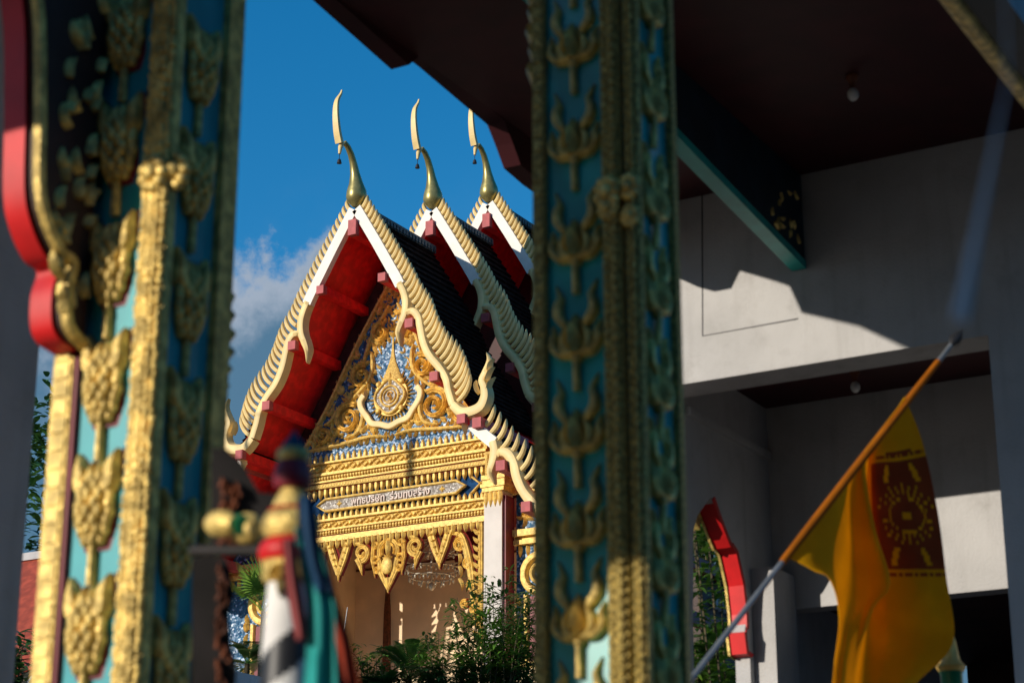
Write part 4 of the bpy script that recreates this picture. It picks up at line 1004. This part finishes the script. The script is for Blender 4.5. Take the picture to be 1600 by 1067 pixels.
cloth_strip('cloth_ribbon', BLUEC, [(466, 490, 775, 3.24), (466, 496, 815, 3.22), (476, 502, 870, 3.22), (486, 512, 905, 3.23), (492, 516, 925, 3.23)], 'short dark blue ribbon knotted on top of the teal one')
cloth_strip('cloth_ribbon', REDC, [(488, 506, 850, 3.3), (500, 526, 930, 3.3), (520, 548, 1000, 3.32), (528, 566, 1090, 3.32)], 'red-orange ribbon blowing out to the right of the teal one')
cloth_strip('cloth_ribbon', PINKC, [(440, 462, 842, 3.24), (444, 466, 890, 3.23), (452, 476, 950, 3.23), (462, 480, 1000, 3.23)], 'faded rose ribbon lying against the striped shaft')
# knobbed rail between left pillar and striped post
ra = thing('shrine_rail', 'dark rail with gold and green turned knobs between pillar and striped post', 'rail', tuple(atz(330, 830, 3.6)))
RO = tuple(atz(330, 830, 3.6))
def seg(m_, x0, x1, y, prof):
    a, b = atz(x0, y, 3.62), atz(x1, y, 3.55); K = len(prof); m_.tube([a.lerp(b, i / (K - 1)) for i in range(K)], [p_ * k * 1.07 for p_ in prof], 14)
m = MB(); seg(m, 330, 366, 818, [14, 21, 22, 20, 10]); seg(m, 376, 400, 826, [18, 25, 26, 23, 12]); m.build('gold_knob', OGOLD, ra, RO, True)
m = MB(); seg(m, 362, 380, 820, [15, 18, 18, 15]); m.build('green_disc', GREENP, ra, RO, True)
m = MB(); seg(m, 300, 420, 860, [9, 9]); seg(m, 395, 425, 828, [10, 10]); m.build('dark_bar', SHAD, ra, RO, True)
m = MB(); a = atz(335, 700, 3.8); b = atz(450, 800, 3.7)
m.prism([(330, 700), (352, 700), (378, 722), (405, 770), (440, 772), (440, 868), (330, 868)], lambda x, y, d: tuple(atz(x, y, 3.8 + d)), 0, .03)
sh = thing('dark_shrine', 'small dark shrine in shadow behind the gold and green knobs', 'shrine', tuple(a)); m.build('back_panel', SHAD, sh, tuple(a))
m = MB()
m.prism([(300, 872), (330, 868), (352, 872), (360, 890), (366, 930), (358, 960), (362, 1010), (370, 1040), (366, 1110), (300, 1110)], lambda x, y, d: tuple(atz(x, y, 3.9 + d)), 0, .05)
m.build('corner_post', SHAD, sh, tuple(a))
m = MB(); PS = lambda x, y, d: tuple(atz(x, y, 3.895 - d))
for i in range(26):
    x, y = rnd.uniform(338, 356), 885 + i * 7.5; m.leaf((x, y + 8), (x + rnd.uniform(-8, 8), y - 8), rnd.uniform(3, 6), PS, 0, .012, .2)
PS2 = lambda x, y, d: tuple(atz(x, y, 3.795 - d))
for i in range(30):
    x, y = rnd.uniform(340, 380), rnd.uniform(745, 860); m.leaf((x, y + 8), (x + rnd.uniform(-9, 9), y - 9), rnd.uniform(3, 6), PS2, 0, .012, .2)
m.build('faded_carving', BROWN, sh, tuple(a))

#@@FAR

# ================================================================== left edge: wall, house, trees
def tree(label, base, h, r, n, mt, group='trees far off at the left', name='broadleaf_tree', ll=.3):
    t = thing(name, label, 'tree', base, group)
    m = MB(); m.tube([(0, 0, 0), (.1, 0, h * .4), (0, .1, h * .8)], [.22, .17, .06], 8)
    for i in range(6):
        a = i * 1.05; m.tube([(.05, 0, h * (.4 + .06 * i)), (r * .4 * math.cos(a), r * .4 * math.sin(a), h * (.55 + .06 * i)), (r * .75 * math.cos(a), r * .75 * math.sin(a), h * (.62 + .05 * i))], [.09, .06, .02], 6)
    m.build('trunk', STEM, t)
    lf = MB(); cl_ = [(Vector((rnd.gauss(0, r * .45), rnd.gauss(0, r * .45), h * rnd.uniform(.45, .98))), r * rnd.uniform(.25, .45)) for _ in range(22)]
    for i in range(n):
        c, cr = cl_[i % 22]; p = c + Vector((rnd.gauss(0, 1), rnd.gauss(0, 1), rnd.gauss(0, .8))).normalized() * cr * rnd.uniform(.4, 1)
        blade(lf, p, rdir(0), ll * rnd.uniform(.6, 1.2), ll * .45, .4)
    lf.build('crown', mt, t); return t
q = atz(60, 730, 55); tree('dark leafy tree beyond the red roof at the far left', (q.x - 1.2, q.y, 0), q.z + 2.0, 3.2, 5200, LEAF2, ll=.42)
hq = atz(70, 815, 34)
rh = thing('red_roof_house', 'house with a red tiled roof and white ridge seen past the left pillar', 'house', (hq.x, hq.y, 0))
HO = (hq.x, hq.y, 0); R2 = lambda a, b, d: (hq.x + a, hq.y + d, b)
zr = hq.z
MB().box(hq.x - 3.0, hq.x + 2.0, hq.y + 2.2, hq.y + 6, 0, zr - 2.3).build('wall', WALL, rh, HO)
m = MB(); m.prism([(0, zr - 2.6), (2.6, zr), (2.7, zr - .06), (.1, zr - 2.68)], lambda a, b, d: (hq.x + d, hq.y + a - .5, b), -4, 2.3); m.build('roof', ROOFR, rh, HO)
m = MB(); m.box(hq.x - 4, hq.x + 2.3, hq.y + 2.0, hq.y + 2.25, zr - .05, zr + .09); m.build('roof_ridge', WALL, rh, HO)
q = atz(48, 1010, 30); shrub('low dark bush below the red roof at the left edge', (q.x - .4, q.y, q.z - 1.4), .9, 2.0, 16, 60, .3, .1, LEAF2, group='bushes at the edges of the yard')
# greenery and dark house behind the right arch
q = onY(1138, 900, 13.4)
shrub('dense sunlit bush seen through the cusped side arch', (q.x, 13.4, 0), .42, q.z + 2.2, 46, 240, .16, .042, LEAF3, group='bushes behind the side arch')
q = onY(1098, 1050, 14.0)
palm('feathery green palm low in the side arch', (q.x, 14.0, q.z - .35), 16, .75, LEAF, h=.3, group='palms behind the side arch', elev=(10, 75))
tree('dark tree rising behind the cusped side arch', (-10.9, 24, 0), 8.4, 1.5, 4500, LEAF3, group='trees behind the side arch', ll=.25)
dh = thing('dark_eaved_house', 'dark house with maroon eave boards and white fringe behind the arch', 'house', (-6.9, 16.2, 0))
DO = (-6.9, 16.2, 0)
e1 = onX(1095, 885, -6.9); e2 = onX(1095, 970, -6.9); e3 = onX(1095, 932, -6.9)
MB().box(-7.9, -6.95, 15.2, 18, 0, e1.z + .1).build('wall', DARKW, dh, DO)
m = MB()
for e in (e1, e2): m.box(-6.95, -6.86, 14.6, 17.3, e.z - .05, e.z + .05)
m.build('eave_board', MAROON, dh, DO)
m = MB()
for i in range(16):
    y = 15.4 + i * .11; z = e3.z; m.prism([(y, z + .05), (y + .06, z + .05), (y + .03, z - .05)], lambda a, b, d: (d, a, b), -6.94, -6.90)
m.build('white_fringe', WALL, dh, DO)
#@@END
